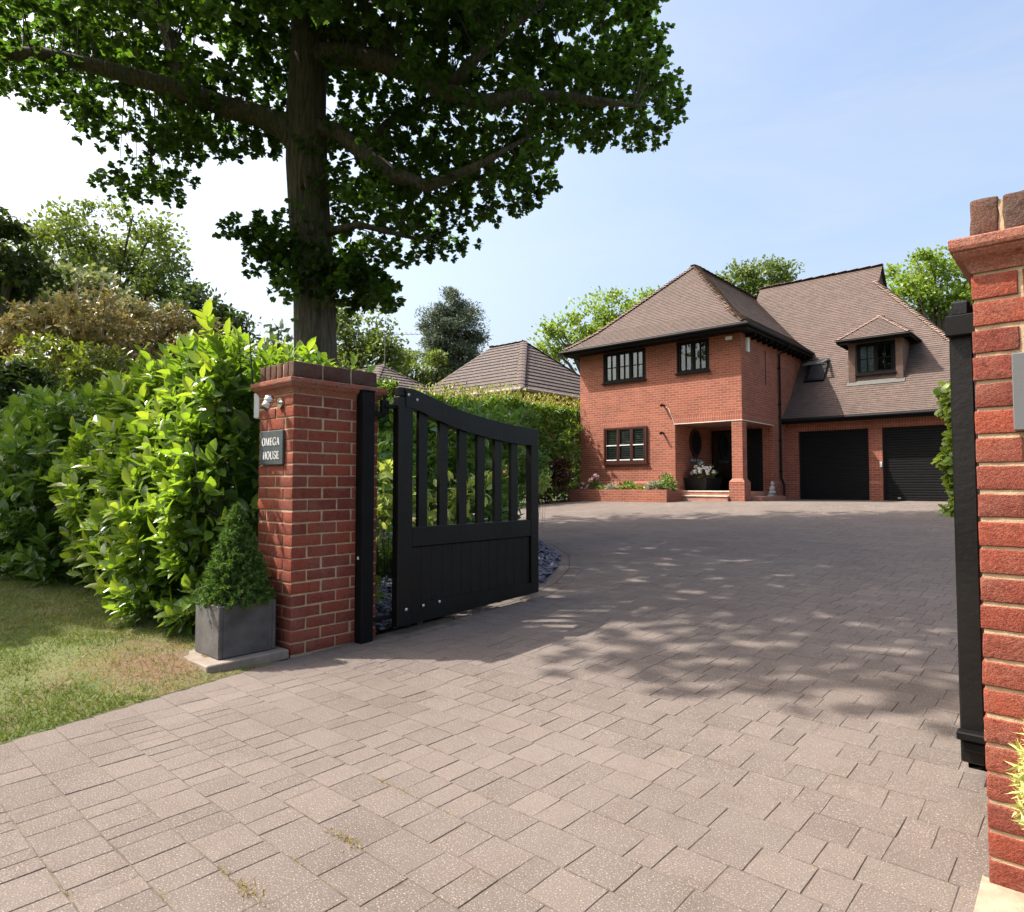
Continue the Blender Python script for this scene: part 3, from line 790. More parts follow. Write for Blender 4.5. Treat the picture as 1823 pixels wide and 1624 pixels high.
# --- timber gate leaf: bowed top rail, six slats above a boarded lower panel
TOPR = [(3.0, 1.800), (3.13, 1.80), (3.20, 1.785), (3.28, 1.763), (3.36, 1.742), (3.52, 1.702), (3.70, 1.668), (3.90, 1.640), (4.10, 1.619), (4.30, 1.604), (4.48, 1.596), (4.595, 1.595)]
BOTR = [(3.13, 1.66), (3.22, 1.635), (3.34, 1.598), (3.48, 1.560), (3.66, 1.522), (3.84, 1.495), (4.02, 1.473), (4.20, 1.456), (4.36, 1.447), (4.49, 1.444)]
def lerp_list(lst, y):
    for (ya, za), (yb, zb) in zip(lst, lst[1:]):
        if ya <= y <= yb: return za+(zb-za)*(y-ya)/(yb-ya)
    return lst[0][1] if y < lst[0][0] else lst[-1][1]
def gate_leaf(x0, x1, label, heel=None, y_off=0.0, bolts=True):
    root = thing('driveway_gate', label, 'gate', ((x0+x1)/2, 3.0+y_off, .0), 'black timber driveway gates')
    Y = lambda v: v+y_off
    xm = (x0+x1)/2; mats = M['blacksoft']
    bz = lambda y: gz(y)+.058
    h0, h1, h2 = heel or (bz(3.0), 1.735, 1.806)
    mb = MB(); mb.bbox(x0, x1, Y(3.0), Y(3.135), h0, h1, .005)
    mb.bbox(x0+.008, x1-.008, Y(3.004), Y(3.085), h1, h2, .008); mb.build('hanging_stile', mats, root)
    mb = MB(); mb.bbox(x0, x1, Y(4.495), Y(4.595), bz(4.6), 1.597, .005); mb.build('closing_stile', mats, root)
    mb = MB()
    ys = [3.062+i*(4.494-3.062)/30 for i in range(31)]
    poly = [(xm, Y(y), lerp_list(TOPR, y)+.0) for y in ys]+[(xm, Y(y), lerp_list(BOTR, max(y, 3.13)) if y > 3.136 else 1.665) for y in reversed(ys)]
    th = (x1-x0)+.012
    # built as a strip of boxes following the bow
    for a, b in zip(ys, ys[1:]):
        dz_ = -.065 if heel else 0.0; za, zb = lerp_list(TOPR, a)+dz_, lerp_list(TOPR, b)+dz_; la = lerp_list(BOTR, a)+dz_; lb = lerp_list(BOTR, b)+dz_
        X0, X1 = xm-th/2, xm+th/2
        mb.add([(X0, Y(a), la), (X1, Y(a), la), (X1, Y(a), za), (X0, Y(a), za), (X0, Y(b), lb), (X1, Y(b), lb), (X1, Y(b), zb), (X0, Y(b), zb)],
               [(0, 4, 5, 1), (3, 2, 6, 7), (0, 3, 7, 4), (1, 5, 6, 2)]+([(0, 1, 2, 3)] if a == ys[0] else [])+([(4, 7, 6, 5)] if b == ys[-1] else []))
    mb.build('bowed_rail', mats, root)
    for i in range(6):
        yc = 3.248+i*.2075
        mb = MB(); s = .042
        za = lerp_list(BOTR, yc-s)+.03; zb = lerp_list(BOTR, yc+s)+.03
        X0, X1 = xm-.016, xm+.016
        mb.add([(X0, Y(yc-s), .77), (X1, Y(yc-s), .77), (X1, Y(yc+s), .77), (X0, Y(yc+s), .77), (X0, Y(yc-s), za), (X1, Y(yc-s), za), (X1, Y(yc+s), zb), (X0, Y(yc+s), zb)],
               [(0, 3, 2, 1), (4, 5, 6, 7), (0, 1, 5, 4), (1, 2, 6, 5), (2, 3, 7, 6), (3, 0, 4, 7)])
        mb.build('slat', mats, root)
    mb = MB(); mb.bbox(x0+.004, x1-.004, Y(3.136), Y(4.494), .64, .785, .005); mb.build('middle_rail', mats, root)
    mb = MB()
    n = 13; w = (4.494-3.136)/n
    for i in range(n):
        a = 3.136+i*w; mb.bbox(xm-.014, xm+.014, Y(a+.0012), Y(a+w-.0012), .225, .639, .005)
    mb.build('boarding', mats, root)
    mb = MB()
    for k in range(8):
        a = 3.136+k*1.358/8; b = a+1.358/8; X0, X1 = x0+.004, x1-.004
        mb.add([(X0, Y(a), bz(a)), (X1, Y(a), bz(a)), (X1, Y(a), .23), (X0, Y(a), .23), (X0, Y(b), bz(b)), (X1, Y(b), bz(b)), (X1, Y(b), .23), (X0, Y(b), .23)],
               [(0, 4, 5, 1), (3, 2, 6, 7), (0, 3, 7, 4), (1, 5, 6, 2)])
    mb.build('bottom_rail', mats, root)
    if bolts:
        for (y, z, r) in ((3.085, 1.752, .012), (3.165, 1.722, .012), (3.075, .198, .013), (3.235, .205, .013), (3.395, .212, .013)):
            m2 = MB(); m2.sphere((x1+.007, Y(y), z), r, 10, 0, (.6, 1, 1)); m2.build('bolt', M['bolt'], root, smooth=True)
    return root
gate_leaf(-3.80, -3.73, 'open black timber gate leaf with bowed top rail and six slats beside the left pillar')
gate_leaf(-.365, -.295, 'open black gate leaf seen end on beside the right pillar', y_off=-.25, bolts=False, heel=(.147, 1.69, 1.745))
# hinge hardware of the right leaf
mb = MB(); mb.bbox(-.372, -.24, 2.716, 2.7485, 1.615, 1.688, .004); mb.bbox(-.262, -.242, 2.714, 2.747, 1.30, 1.70, .002); mb.build('gate_hinge', M['black'], rp)
mb = MB(); mb.bbox(-.37, -.24, 2.70, 2.748, .235, .262, .004); mb.bbox(-.36, -.26, 2.715, 2.748, .19, .235, .01)
mb.build('gate_hinge', M['black'], rp)

# --- planter with a cone-shaped conifer, on a slab
sl = MB(); sl.bbox(-4.29, -3.825, 1.70, 2.215, .0, .058, .006); tag(sl.build('paving_slab', M['slab']), 'loose pale concrete slab under the square stone planter', 'slab')
pl = thing('square_planter', 'weathered dark grey square stone planter beside the left pillar', 'planter', (-4.06, 1.99, .058))
mb = MB(); a0, a1, b0, b1, zb, zt, wth = -4.225, -3.90, 1.80, 2.165, .059, .372, .028
mb.bbox(a0, a1, b0, b0+wth, zb, zt, .006); mb.bbox(a0, a1, b1-wth, b1, zb, zt, .006); mb.bbox(a0, a0+wth, b0+wth-.004, b1-wth+.004, zb+.001, zt-.001, .006); mb.bbox(a1-wth, a1, b0+wth-.004, b1-wth+.004, zb+.001, zt-.001, .006)
mb.build('box', M['stonebox'], pl)
mb = MB(); mb.box(a0+.02, a1-.02, b0+.02, b1-.02, zb+.02, zt-.03); mb.build('compost', M['soil'], pl)
peb = MB()
for k in range(60): peb.sphere((random.uniform(a0+.04, a1-.04), random.uniform(b0+.04, b1-.04), zt-.022), random.uniform(.012, .024), 8, 0, (1, .8, .6))
peb.build('pebbles', M['grey'], pl, smooth=True)['kind'] = 'stuff'
def cone_conifer(c, r, h, n, leaf, name, label, lean=0):
    root = thing(name, label, 'conifer', c)
    mb = MB(); mb.tube([c, (c[0], c[1], c[2]+h*.9)], [.02, .006], 6); mb.build('trunk', M['bark2'], root)
    ns = n//26; s = rng.random(ns)**.62
    z = (1-s)*h*.98; rad = r*(1-z/h)**.85*(.68+.52*rng.random(ns)); ph = rng.random(ns)*2*PI
    tip = np.stack([c[0]+rad*np.cos(ph), c[1]+rad*np.sin(ph), c[2]+z+.02], 1)
    out = np.stack([np.cos(ph), np.sin(ph), .35+.5*rng.random(ns)], 1); out = norm(out)
    k = np.repeat(np.arange(ns), 26); t = rng.random(len(k))
    C = tip[k]-out[k]*(.05*t)[:, None]; A = norm(out[k]*.7+unit(len(k))*.85)
    tone = rng.random(ns)
    leafmesh('foliage', LF[leaf], root, C, A, unit(len(k)), .018+.016*rng.random(len(k)), NEEDLE, np.clip(tone[k]*.6+.4*rng.random(len(k)), 0, 1), np.full(len(k), 1.6))
    return root
cone_conifer((-4.06, 1.98, .35), .212, .62, 40000, 'conifer', 'cone_conifer', 'small dark green cone shaped conifer in the square stone planter')
cone_conifer((.078, 1.98, .33), .232, .62, 24000, 'gold', 'golden_conifer', 'pale yellow conifer tips poking in at the right edge before the pillar')
mb = MB(); mb.bbox(-.10, .24, 1.80, 2.15, .0, .36, .006); 
p2 = thing('square_planter', 'square stone planter under the pale yellow conifer', 'planter', (.07, 1.98, 0)); mb.build('box', M['stonebox'], p2)
# ================================================================== HOUSE
G = gz(30)
HX0, HX1, HY = -13.5, -7.68, 18.96
GY = 22.6
hs = thing('brick_house', 'large two storey red brick house with steep tiled roofs and double garage', 'house', (-8, 22, G))
class Fr:
    """local frame on a wall: u along it, v up, w outward"""
    def __init__(s, o, u, w): s.o = Vector(o); s.u = Vector(u); s.w = Vector(w)
    def p(s, u, v, w=0): return s.o+s.u*u+s.w*w+Vector((0, 0, v))
FRONT = Fr((0, HY, 0), (1, 0, 0), (0, -1, 0)); RET = Fr((HX1, 0, 0), (0, 1, 0), (1, 0, 0)); GAR = Fr((0, GY, 0), (1, 0, 0), (0, -1, 0))
def fbox(mb, fr, u0, u1, v0, v1, w0, w1, mi=0):
    vs = [fr.p(u, v, w) for w in (w0, w1) for v in (v0, v1) for u in (u0, u1)]
    mb.add(vs, [(0, 2, 3, 1), (4, 5, 7, 6), (0, 1, 5, 4), (2, 6, 7, 3), (0, 4, 6, 2), (1, 3, 7, 5)], mi)
def wall_holes(mb, fr, u0, u1, v0, v1, holes, reveal=.12, skip=()):
    us = sorted({u0, u1, *[h[0] for h in holes], *[h[1] for h in holes]}); vs = sorted({v0, v1, *[h[2] for h in holes], *[h[3] for h in holes]})
    for a, b in zip(us, us[1:]):
        for c, d in zip(vs, vs[1:]):
            mu, mv = (a+b)/2, (c+d)/2
            if any(h[0] < mu < h[1] and h[2] < mv < h[3] for h in holes): continue
            mb.quad(fr.p(a, c), fr.p(b, c), fr.p(b, d), fr.p(a, d))
    for i, h in enumerate(holes):
        r = h[4] if len(h) > 4 else reveal
        a, b, c, d = h[:4]
        mb.quad(fr.p(a, c), fr.p(a, d), fr.p(a, d, -r), fr.p(a, c, -r)); mb.quad(fr.p(b, c), fr.p(b, c, -r), fr.p(b, d, -r), fr.p(b, d))
        mb.quad(fr.p(a, d), fr.p(b, d), fr.p(b, d, -r), fr.p(a, d, -r)); mb.quad(fr.p(a, c), fr.p(a, c, -r), fr.p(b, c, -r), fr.p(b, c))
UL = (-12.51, -10.88, 4.55, 5.57); UR = (-9.753, -8.68, 4.58, 5.57); LW = (-12.48, -10.83, 1.80, 3.0)
PORCH = (-9.84, -8.0, G-.05, 3.0, .33); SIDE = (19.29, 21.47, G-.05, 3.0, .1)
mb = MB()
wall_holes(mb, FRONT, HX0, HX1, G-.06, 5.70, [UL, UR, LW, PORCH])
wall_holes(mb, RET, HY, 25.2, G-.06, 5.70, [SIDE])
# porch interior: corner pier, left wall, back wall
mb.quad((-8.0, 19.29, G), (-8.0, 18.96, G), (-8.0, 18.96, 3), (-8.0, 19.29, 3)); mb.quad((-7.68, 19.29, G), (-8.0, 19.29, G), (-8.0, 19.29, 3), (-7.68, 19.29, 3))
mb.quad((-9.84, 19.29, G-.05), (-9.84, 21.5, G-.05), (-9.84, 21.5, 3), (-9.84, 19.29, 3))
mb.quad((-9.84, 21.5, G-.05), (-9.78, 21.5, G-.05), (-9.78, 21.5, 3), (-9.84, 21.5, 3)); mb.quad((-8.04, 21.5, G-.05), (-7.68, 21.5, G-.05), (-7.68, 21.5, 3), (-8.04, 21.5, 3)); mb.quad((-9.78, 21.5, 2.92), (-8.04, 21.5, 2.92), (-8.04, 21.5, 3), (-9.78, 21.5, 3))
mb.quad((-7.78, 21.47, G), (-7.78, 21.5, G), (-7.78, 21.5, 3), (-7.78, 21.47, 3))
# side, rear and garage walls
mb.quad((HX0, 33, G-.1), (HX0, HY, G-.1), (HX0, HY, 5.7), (HX0, 33, 5.7)); mb.quad((-1.25, 33, G-.1), (HX0, 33, G-.1), (HX0, 33, 5.7), (-1.25, 33, 5.7))
mb.add([(HX0, 33.0, 5.7), (-7.68, 33.0, 5.7), (-10.59, 33.0, 8.9)], [(0, 2, 1)])
mb.quad((-1.25, GY, G-.1), (-1.25, 33, G-.1), (-1.25, 33, 3.3), (-1.25, GY, 3.3))
D1 = (-7.26, -5.165, G-.02, 2.835, .16); D2 = (-4.79, -2.66, G-.02, 2.835, .16)
wall_holes(mb, GAR, HX1, -1.25, G-.1, 3.35, [D1, D2])
wall = mb.build('wall', M['brick'], hs, uv=True)
sb = MB()
def soldier(fr, a, b, v0): fbox(sb, fr, a, b, v0, v0+.222, -.004, .004)
soldier(FRONT, LW[0]-.1, LW[1]+.1, 3.004); soldier(FRONT, -9.95, HX1+.004, 3.012); soldier(RET, HY-.003, 21.6, 3.012); soldier(GAR, -7.4, -5.05, 2.839); soldier(GAR, -4.9, -2.55, 2.839)
sb.build('brick_lintel', M['soldier'], hs, uv=True)
pb = MB()
def plinth(fr, a, b, top=1.13, o=.032):
    vs = [fr.p(a, G-.06, o), fr.p(b, G-.06, o), fr.p(b, top, o), fr.p(a, top, o), fr.p(a, top+.055, .001), fr.p(b, top+.055, .001), fr.p(a, G-.06, .001), fr.p(b, G-.06, .001)]
    pb = MB(); pb.add(vs, [(0, 1, 2, 3), (3, 2, 5, 4), (0, 3, 4, 6), (1, 7, 5, 2)]); pb.build('plinth', M['brick'], hs, uv=True)
plinth(FRONT, HX0-.02, -9.84); plinth(RET, 21.47, GY); plinth(GAR, HX1, -7.26); plinth(GAR, -5.165, -4.79); plinth(GAR, -2.66, -1.25)
for x0, x1, y0, y1 in ((-8.07, -7.61, 18.89, 19.36),):
    pb.box(x0, x1, y0, y1, G-.06, 1.17)
    pb.add([(x0, y0, 1.17), (x1, y0, 1.17), (x1, y1, 1.17), (x0, y1, 1.17), (-8.001, 18.959, 1.26), (-7.679, 18.959, 1.26), (-7.679, 19.291, 1.26), (-8.001, 19.291, 1.26)], [(0, 1, 5, 4), (1, 2, 6, 5), (2, 3, 7, 6), (3, 0, 4, 7)])
pb.build('plinth', M['brick'], hs, uv=True)
# porch floor, steps, ceiling, door
st = MB(); st.box(-9.82, -8.08, 18.80, 19.20, G-.05, G+.13); st.box(-9.82, -7.72, 19.20, 21.49, G-.05, G+.27); st.box(-8.06, -7.70, 19.38, 21.45, G-.05, G+.268); st.box(-7.66, -7.30, 19.40, 21.40, G-.05, G+.13); st.build('step', M['step'], hs)
st = MB(); st.box(-9.83, -8.08, 18.775, 19.10, G+.131, G+.158); st.box(-9.83, -8.06, 19.175, 19.5, G+.271, G+.298); st.build('step_nosing', M['nosing'], hs)
st = MB(); st.box(-9.88, HX1+.012, 18.945, 18.985, 2.984, 3.008); st.box(HX1-.02, HX1+.012, 18.99, 21.50, 2.984, 3.008); st.build('porch_trim', M['cream'], hs)
st = MB(); st.box(-9.835, -7.70, 18.99, 21.49, 2.985, 2.9985); st.build('porch_ceiling', M['soffit'], hs)
dr = MB(); dr.bbox(-9.78, -8.04, 21.47, 21.53, G+.27, 2.92, .004)
door = dr.build('front_door', M['black'], hs)
dd = MB(); dd.bbox(-9.05, -8.22, 21.445, 21.469, G+.3, 2.86, .004)
for (a, b) in ((-8.98, -8.66), (-8.60, -8.29)):
    for (c, d) in ((1.0, 1.75), (1.85, 2.75)): dd.bbox(a, b, 21.430, 21.444, c, d, .01)
dd.build('door_leaf', M['black'], door)
dd = MB(); dd.tube([(-8.97, 21.42, 1.75), (-8.97, 21.40, 1.80), (-8.97, 21.40, 2.0), (-8.97, 21.42, 2.05)], .014, 8); dd.build('handle', M['steel'], door)
dd = MB(); dd.box(-9.70, -9.12, 21.462, 21.4685, G+.32, 2.86); dd.build('side_light', M['glass'], door)

def window(fr, hole, cas, bars, frame='black', blind=True, slat=.05, back=-.11, proud=.02, sill=True, blindmat='blind', cover=None, whitebar=False):
    u0, u1, v0, v1 = hole[:4]; f = .055; mbw = MB(); w0, w1 = -.07, proud
    fbox(mbw, fr, u0, u1, v0, v0+f, w0, w1); fbox(mbw, fr, u0, u1, v1-f, v1, w0, w1); fbox(mbw, fr, u0, u0+f, v0+f, v1-f, w0, w1); fbox(mbw, fr, u1-f, u1, v0+f, v1-f, w0, w1)
    cw = (u1-u0-2*f)/cas
    for i in range(cas):
        a = u0+f+i*cw; b = a+cw; g = .035
        if i: fbox(mbw, fr, a-.022, a+.022, v0+f, v1-f, w0, w1-.004)
        fbox(mbw, fr, a+.022, b-.022, v0+f, v0+f+g, w0+.01, w1-.014); fbox(mbw, fr, a+.022, b-.022, v1-f-g, v1-f, w0+.01, w1-.014)
        fbox(mbw, fr, a+.022, a+.022+g, v0+f+g, v1-f-g, w0+.01, w1-.014); fbox(mbw, fr, b-.022-g, b-.022, v0+f+g, v1-f-g, w0+.01, w1-.014)
        for k in range(1, bars[0]): x = a+.057+(cw-.114)*k/bars[0]; fbox(mbw, fr, x-.011, x+.011, v0+f+g, v1-f-g, w0+.02, w1-.022)
        for k in range(1, bars[1]): y = v0+f+g+(v1-v0-2*f-2*g)*k/bars[1]; fbox(mbw, fr, a+.057, b-.057, y-.011, y+.011, w0+.021, w1-.023)
    win = mbw.build('window', M[frame], hs)
    if whitebar:
        wb_ = MB()
        for i in range(cas):
            a = u0+f+i*cw+.058; b = a+cw-.116
            for y in ((v0+v1)/2, v0+f+.052):
                wb_ = MB(); fbox(wb_, fr, a, b, y-.016, y+.016, w1-.03, w1-.006); wb_.build('glazing_bar', M['white'], win)
    p = MB(); fbox(p, fr, u0+f, u1-f, v0+f, v1-f, -.048, -.040); p.build('pane', M['glass'], win)
    bk = MB(); fbox(bk, fr, u0+.002, u1-.002, v0+.002, v1-.002, -.60, -.58); fbox(bk, fr, u0+.004, u0+.014, v0+.002, v1-.002, -.578, -.122); fbox(bk, fr, u1-.014, u1-.004, v0+.002, v1-.002, -.578, -.122); fbox(bk, fr, u0+.016, u1-.016, v0+.002, v0+.012, -.578, -.122); fbox(bk, fr, u0+.016, u1-.016, v1-.012, v1-.002, -.578, -.122)
    bk.build('room', M['dark'], win)
    if blind:
        bl = MB()
        for i in range(cas):
            if cover and i not in cover: continue
            a = u0+f+i*cw+.03; b = a+cw-.06
            fbox(bl, fr, a, a+.04, v0+f, v1-f, -.095, -.06); fbox(bl, fr, b-.04, b, v0+f, v1-f, -.095, -.06); fbox(bl, fr, a+.04, b-.04, (v0+v1)/2-.03, (v0+v1)/2+.03, -.095, -.06); fbox(bl, fr, a+.04, b-.04, v0+f, v0+f+.06, -.095, -.06)
            y = v0+f+.06
            while y < v1-f-.02:
                q = [fr.p(a+.041, y, -.068), fr.p(b-.041, y, -.068), fr.p(b-.041, y+slat*.62, -.092), fr.p(a+.041, y+slat*.62, -.092)]
                bl.prism(q, Vector((0, 0, .006))); y += slat
        bl.build('shutter', M[blindmat], win)
    if sill:
        s = MB(); fbox(s, fr, u0-.04, u1+.04, v0-.045, v0-.002, -.05, .085); s.build('sill', M[frame], win)
    return win
window(FRONT, UL, 3, (2, 2), slat=.03)
window(FRONT, UR, 2, (2, 1), blind=False)
window(FRONT, LW, 3, (1, 1), frame='brownframe', slat=.075, proud=.07, whitebar=True)

# garage doors: ribbed roller shutters
for (u0, u1, v0, v1, r) in (D1, D2):
    gd = MB(); n = 29; h = (v1-G)/n
    for k in range(n):
        a = G+k*h
        vs = [GAR.p(u, a+dv, w) for dv, w in ((0.0, -.12), (h*.2, -.105), (h*.8, -.105), (h*.98, -.12)) for u in (u0, u1)]
        gd.add(vs, [(0, 1, 3, 2), (2, 3, 5, 4), (4, 5, 7, 6)])
    fbox(gd, GAR, u0, u1, G-.02, v1, -.15, -.125); fbox(gd, GAR, u0, u0+.06, G, v1, -.104, -.07); fbox(gd, GAR, u1-.06, u1, G, v1, -.104, -.07)
    g_ = gd.build('garage_door', M['garage'], hs)
    gh = MB()
    if u0 > -5: fbox(gh, GAR, -4.42, -4.34, G+.06, G+.10, -.104, -.085); gh.build('handle', M['bolt'], g_)

# oval window on the porch side wall
ov = MB(); yc, zc, ry, rz = 20.33, 2.47, .43, .44
ring = [(yc+ry*math.cos(a), zc+rz*math.sin(a)*(1.12 if math.sin(a) < -.9 else 1)) for a in [2*PI*k/32 for k in range(32)]]
for (ya, za), (yb, zb) in zip(ring, ring[1:]+ring[:1]):
    q = [(-9.838, ya, za), (-9.838, yb, zb), (-9.838, yc+(yb-yc)*.8, zc+(zb-zc)*.8), (-9.838, yc+(ya-yc)*.8, zc+(za-zc)*.8)]
    ov.prism(q, (.05, 0, 0))
w_ = ov.build('oval_window', M['brownframe'], hs)
ov = MB(); ov.prism([(-9.835, yc+(a-yc)*.8, zc+(b-zc)*.8) for a, b in ring], (.02, 0, 0)); ov.build('pane', M['blackpl'], w_)

# roofs ------------------------------------------------------------
def steps(A, B, C, D, n, lift=.014):
    """a roof slope laid in n overlapping courses; A-B is the lower edge, D-C the upper"""
    A, B, C, D = map(Vector, (A, B, C, D)); nrm = (B-A).cross(D-A).normalized()*lift
    for k in range(n):
        f, g = k/n, (k+1)/n
        a, b, c, d = A.lerp(D, f), B.lerp(C, f), B.lerp(C, g), A.lerp(D, g)
        yield a+nrm, b+nrm, c, d
        yield a, b, b+nrm, a+nrm
wx0, wx1, wy = HX0-.40, HX1+.36, HY-.50; half = (wx1-wx0)/2; KY = 1.11
def wz(d): return 5.78+(.78*d if d < .7 else .546+1.046*(d-.7))
ds = [0, .25, .5, .8, half]
rm = MB()
for a, b in zip(ds, ds[1:]):
    za, zb = wz(a), wz(b)
    n = max(1, round(math.hypot(b-a, zb-za)/.105)); ka, kb = a*KY, b*KY
    for q in steps((wx0+a, wy+ka, za), (wx1-a, wy+ka, za), (wx1-b, wy+kb, zb), (wx0+b, wy+kb, zb), n): rm.quad(*q)
    for q in steps((wx1-a, wy+ka, za), (wx1-a, 33.3, za), (wx1-b, 33.3, zb), (wx1-b, wy+kb, zb), n): rm.quad(*q)
    for q in steps((wx0+a, 33.3, za), (wx0+a, wy+ka, za), (wx0+b, wy+kb, zb), (wx0+b, 33.3, zb), n): rm.quad(*q)
wroof = rm.build('wing_roof', M['roof'], hs, uv=True)
EY, EZ = 22.25, 3.26; XR = -.92; XL = -10.38; DR = 5.63; DG = 4.94
def mz(d): return EZ+(.80*d if d < .7 else .56+1.145*(d-.7))
dm = [0, .3, .55, .85, 2.5, DG]
rm = MB()
for a, b in zip(dm, dm[1:]):
    n = max(1, round(math.hypot(b-a, mz(b)-mz(a))/.105))
    for q in steps((XL, EY+a, mz(a)), (XR-a, EY+a, mz(a)), (XR-b, EY+b, mz(b)), (XL, EY+b, mz(b)), n): rm.quad(*q)
    rm.quad((XR-a, EY+a, mz(a)), (XR-a, EY+2*DR-a, mz(a)), (XR-b, EY+2*DR-b, mz(b)), (XR-b, EY+b, mz(b)))
    rm.quad((XR-a, EY+2*DR-a, mz(a)), (XL, EY+2*DR-a, mz(a)), (XL, EY+2*DR-b, mz(b)), (XR-b, EY+2*DR-b, mz(b)))
xg = XR-DG+.12
for s in (1, -1):
    y0, y1 = (EY+DG, EY+DR) if s > 0 else (EY+2*DR-DG, EY+DR)
    q = [(XL, y0, mz(DG)), (xg, y0, mz(DG)), (xg, y1, mz(DR)), (XL, y1, mz(DR))]
    for q2 in steps(*(q if s > 0 else (q[1], q[0], q[3], q[2])), 10): rm.quad(*q2)
rm.add([(xg-.1, EY+DG, mz(DG)-.02), (xg-.1, EY+2*DR-DG, mz(DG)-.02), (xg-.1, EY+DR, mz(DR)-.03)], [(0, 1, 2)])
mroof = rm.build('main_roof', M['roof'], hs, uv=True)
mbx = MB(); mbx.add([(XL+.01, EY, mz(0)), (XL+.01, EY+DR, mz(DR)), (XL+.01, EY+2*DR, mz(0))], [(0, 2, 1)]); mbx.build('gable_wall', M['brick'], hs, uv=True)
def bonnets(pts, parent, step=.115, w=.12, lift=.06, name='hip_tiles', flat=False, mat='hip'):
    """saddle tiles along a hip, pts from eave upwards"""
    mb_ = MB(); pts = [Vector(p) for p in pts]
    for a, b in zip(pts, pts[1:]):
        d = (b-a); n = max(1, round(d.length/step)); dn = d.normalized(); s = dn.cross(Vector((0, 0, 1))).normalized(); up = s.cross(dn)
        for k in range(n):
            p = a+d*(k/n); q = p+dn*step*1.25; lf = lift*random.uniform(.8, 1.15)
            vs = []
            for (c, h, ww) in ((p, lf, w*1.12), (q, lf*.15, w)):
                for (f, g) in ((-1, -.62), (-.6, -.12), (0, .12), (.6, -.12), (1, -.62)):
                    vs.append(c+s*f*ww+up*(h+g*w*(.55 if not flat else .35)))
            vs += [v-up*.03 for v in vs[:5]]
            mb_.add(vs, [(i, i+1, i+6, i+5) for i in range(4)]+[(10+i, 11+i, i+1, i) for i in range(4)])
    return mb_.build(name, M[mat], parent)
def hipline(f): return [f(d) for d in (0.06, .25, .5, .8)]
bonnets([(wx1-d, wy+d*KY, wz(d)) for d in (.05, .25, .5, .8, half)], wroof); bonnets([(wx0+d, wy+d*KY, wz(d)) for d in (.05, .25, .5, .8, half)], wroof)
bonnets([((wx0+wx1)/2, 33.2, wz(half)+.0), ((wx0+wx1)/2, wy+half*KY-.1, wz(half)+.0)], wroof, step=.33, w=.13, lift=.03, name='ridge_tiles', flat=True)
bonnets([(XR-d, EY+d, mz(d)) for d in (.05, .3, .55, .85, DG)], mroof)
bonnets([(xg, EY+DR, mz(DR)), (XL, EY+DR, mz(DR))], mroof, step=.42, w=.13, lift=.035, name='ridge_tiles', flat=True)
# eaves: fascia, gutter, soffit
ev = MB()
def rail(x0, x1, y0, y1, z0, z1): ev.box(x0, x1, y0, y1, z0, z1)
rail(wx0+.02, wx1-.02, wy+.01, wy+.035, 5.60, 5.765); rail(wx1-.035, wx1-.01, wy+.04, 24.6, 5.60, 5.765); rail(wx0+.01, wx0+.035, wy+.04, 33.2, 5.60, 5.765)
rail(wx0+.036, wx1-.036, wy+.036, HY-.002, 5.60, 5.62); rail(HX1+.002, wx1-.036, HY, 24.6, 5.60, 5.62); rail(wx0+.036, HX0-.002, HY, 33.2, 5.60, 5.62)
rail(HX1+.006, XR-.02, EY+.01, EY+.04, 3.08, 3.24); rail(HX1+.006, XR-.045, EY+.041, GY-.002, 3.10, 3.12); rail(XR-.04, XR-.01, EY+.05, EY+2*DR, 3.08, 3.24); rail(-1.245, XR-.05, GY, 33, 3.10, 3.12)
k_ = 19.3
while k_ < 24.3: rail(HX1+.003, HX1+.30, k_, k_+.05, 5.50, 5.598); k_ += .45
ev.build('fascia', M['black'], hs)
gt = MB()
for pts in ([(wx0-.03, wy-.045, 5.715), (wx1+.045, wy-.045, 5.715), (wx1+.045, 24.4, 5.715)], [(HX1+.04, EY-.045, 3.20), (XR+.03, EY-.045, 3.20)]):
    gt.tube(pts, .055, 8)
gt.build('gutter', M['blackpl'], hs)
dp = MB()
yd = 21.98
dp.tube([(wx1+.04, yd, 5.66), (wx1+.03, yd, 5.58), (HX1+.06, yd, 5.38), (HX1+.06, yd, 1.30), (HX1+.10, yd+.05, 1.16), (HX1+.13, yd+.05, 1.05), (HX1+.13, yd+.05, G)], .036, 8)
for z in (4.9, 3.7, 2.5, 1.5): dp.box(HX1+.004, HX1+.10, yd-.055, yd+.055, z, z+.04)
dp.build('downpipe', M['blackpl'], hs)
# dormer
dx0, dx1, dyf = -5.90, -4.33, 23.48
dme = MB()
zb, zt = mz(dyf-EY)-.0, 5.72
DF = Fr((0, dyf, 0), (1, 0, 0), (0, -1, 0)); DWIN = (-5.66, -4.55, 4.66, 5.66)
wall_holes(dme, DF, dx0, dx1, zb-.02, zt, [DWIN], .1)
yb_ = EY+.7+(zt-EZ-.56)/1.145
for x, s in ((dx0, 1), (dx1, -1)):
    q = [(x, dyf, zb-.3), (x, dyf, zt), (x, yb_+.1, zt)]
    dme.add(q, [(0, 1, 2) if s > 0 else (0, 2, 1)])
    # splayed tile-hung edge
    q = [(x-.0, dyf-.05, zb+.0), (x+s*.20, dyf-.05, zb+.0), (x+s*.20, dyf-.05, zt), (x, dyf-.05, zt)]
    dme.prism(q if s > 0 else q[::-1], (0, .045, 0))
dorm = dme.build('dormer', M['hung'], hs, uv=True)
window(DF, DWIN, 2, (2, 2), slat=.045, cover=(0,), sill=True)
ex0, ex1, ey = -6.18, -4.06, 23.10; ez = 5.80; hw = (ex1-ex0)/2; rz_ = 6.68
ex = (ex0+ex1)/2; ya = ey+1.15; ym = EY+.7+(rz_-EZ-.56)/1.145
def yh(z): return EY+.7+(z-EZ-.56)/1.145
dr_ = MB()
